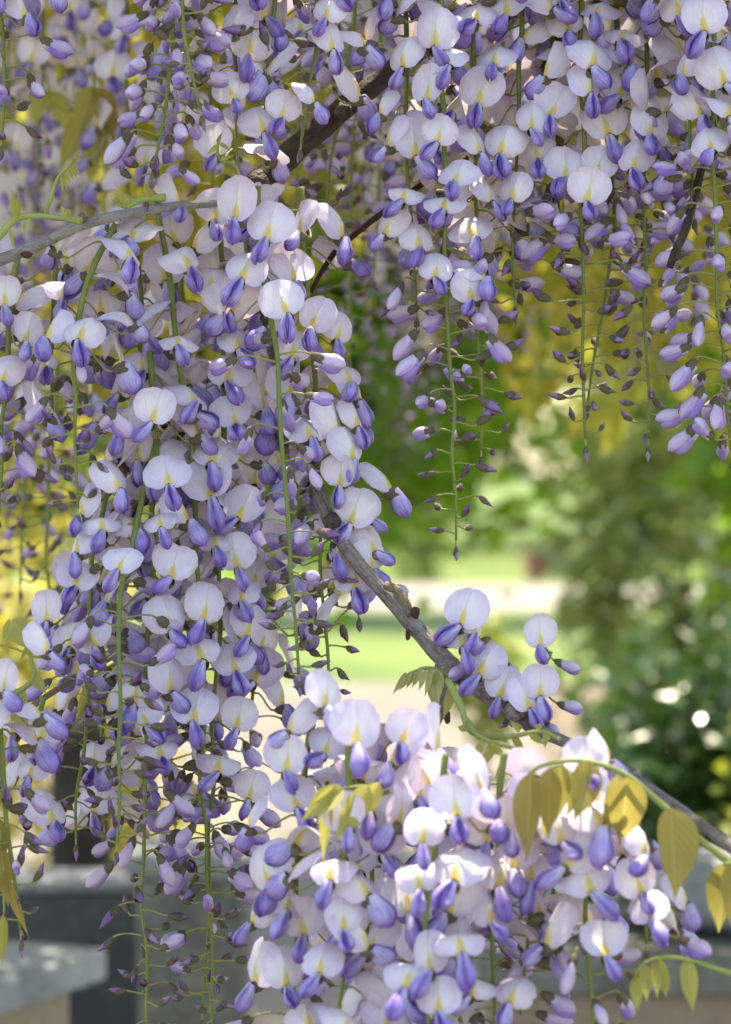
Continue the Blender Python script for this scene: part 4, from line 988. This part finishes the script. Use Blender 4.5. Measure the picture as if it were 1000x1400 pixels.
compound_leaf('green shoot arching along the pale grey twig', [(-60, 345, 1.05), (-10, 330, 1.05), (20, 300, 1.05), (50, 295, 1.052), (85, 298, 1.055), (110, 305, 1.06)], 5.5,
    [((22, 300), (14, 256), 9, 1.045), ((24, 298), (26, 262), 8, 1.045), ((40, 298), (44, 318), 5, 1.045), ((34, 300), (34, 322), 5, 1.045), ((90, 296), (84, 280), 8, 1.045), ((96, 298), (92, 282), 8, 1.046), ((12, 310), (20, 345), 6, 1.045)], 'young', 9)
compound_leaf('green shoot with dark buds at the end of the pale grey twig', [(225, 270, 1.065), (195, 272, 1.06), (172, 282, 1.058), (158, 272, 1.055)], 5,
    [((172, 280), (160, 252), 10, 1.055), ((178, 276), (168, 262), 9, 1.055), ((165, 282), (150, 270), 7, 1.055), ((205, 270), (196, 244), 9, 1.055)], 'young', 10)
compound_leaf('yellow-green leaf shoot with one broad leaflet above the thin tan twig', [(-30, 1000, 1.06), (5, 960, 1.06), (45, 930, 1.06), (42, 900, 1.06), (38, 870, 1.06), (20, 846, 1.06)], 4,
    [((18, 846), (44, 892), 34, 1.055), ((14, 846), (2, 880), 8, 1.05), ((16, 848), (8, 886), 6, 1.05), ((38, 880), (28, 905), 8, 1.05), ((46, 925), (64, 950), 16, 1.06), ((10, 950), (-10, 930), 12, 1.06), ((30, 940), (14, 990), 26, 1.07), ((20, 955), (40, 1010), 22, 1.075)], 'young', 11)
compound_leaf('bronze compound leaf lit from behind between the racemes', [(190, 880, 1.14), (160, 905, 1.14), (138, 920, 1.14), (112, 940, 1.14)], 2.6, [((150, 912), (142, 978), 40, 1.14), ((128, 930), (108, 985), 34, 1.14), ((165, 902), (176, 960), 32, 1.145)], 'bronze', 12)
compound_leaf('drooping bronze leaf at the tip of the thin-tipped raceme', [(-30, 1080, 1.03), (0, 1140, 1.03), (4, 1190, 1.03), (6, 1250, 1.03)], 3, [((2, 1160), (10, 1240), 24, 1.025), ((4, 1190), (40, 1285), 14, 1.02), ((4, 1250), (2, 1325), 14, 1.02), ((0, 1120), (-6, 1200), 26, 1.03)], 'bronze', 13)
compound_leaf('hanging green-bronze leaf softly blurred before the canopy', [(118, 60, 1.42), (128, 110, 1.42), (130, 150, 1.42)], 3, [((126, 118), (104, 196), 34, 1.41), ((132, 118), (158, 196), 34, 1.41), ((128, 130), (128, 240), 36, 1.42), ((120, 150), (80, 235), 34, 1.43), ((134, 150), (140, 300), 40, 1.43)], 'bronze', 14)
compound_leaf('sunlit yellow leaflet glowing behind the short mauve raceme', [(40, 60, 1.5), (60, 100, 1.5), (70, 130, 1.5)], 2.5, [((66, 124), (98, 186), 34, 1.5), ((62, 122), (48, 175), 30, 1.5)], 'young', 15)
compound_leaf('small silky shoot on the dark branch bend among pale flowers', [(330, 250, 1.10), (318, 225, 1.09), (300, 218, 1.08), (298, 195, 1.075)], 3, [((298, 198), (282, 212), 7, 1.07), ((300, 196), (316, 206), 7, 1.07), ((298, 196), (304, 180), 6, 1.07), ((302, 218), (320, 212), 6, 1.07)], 'young', 16)
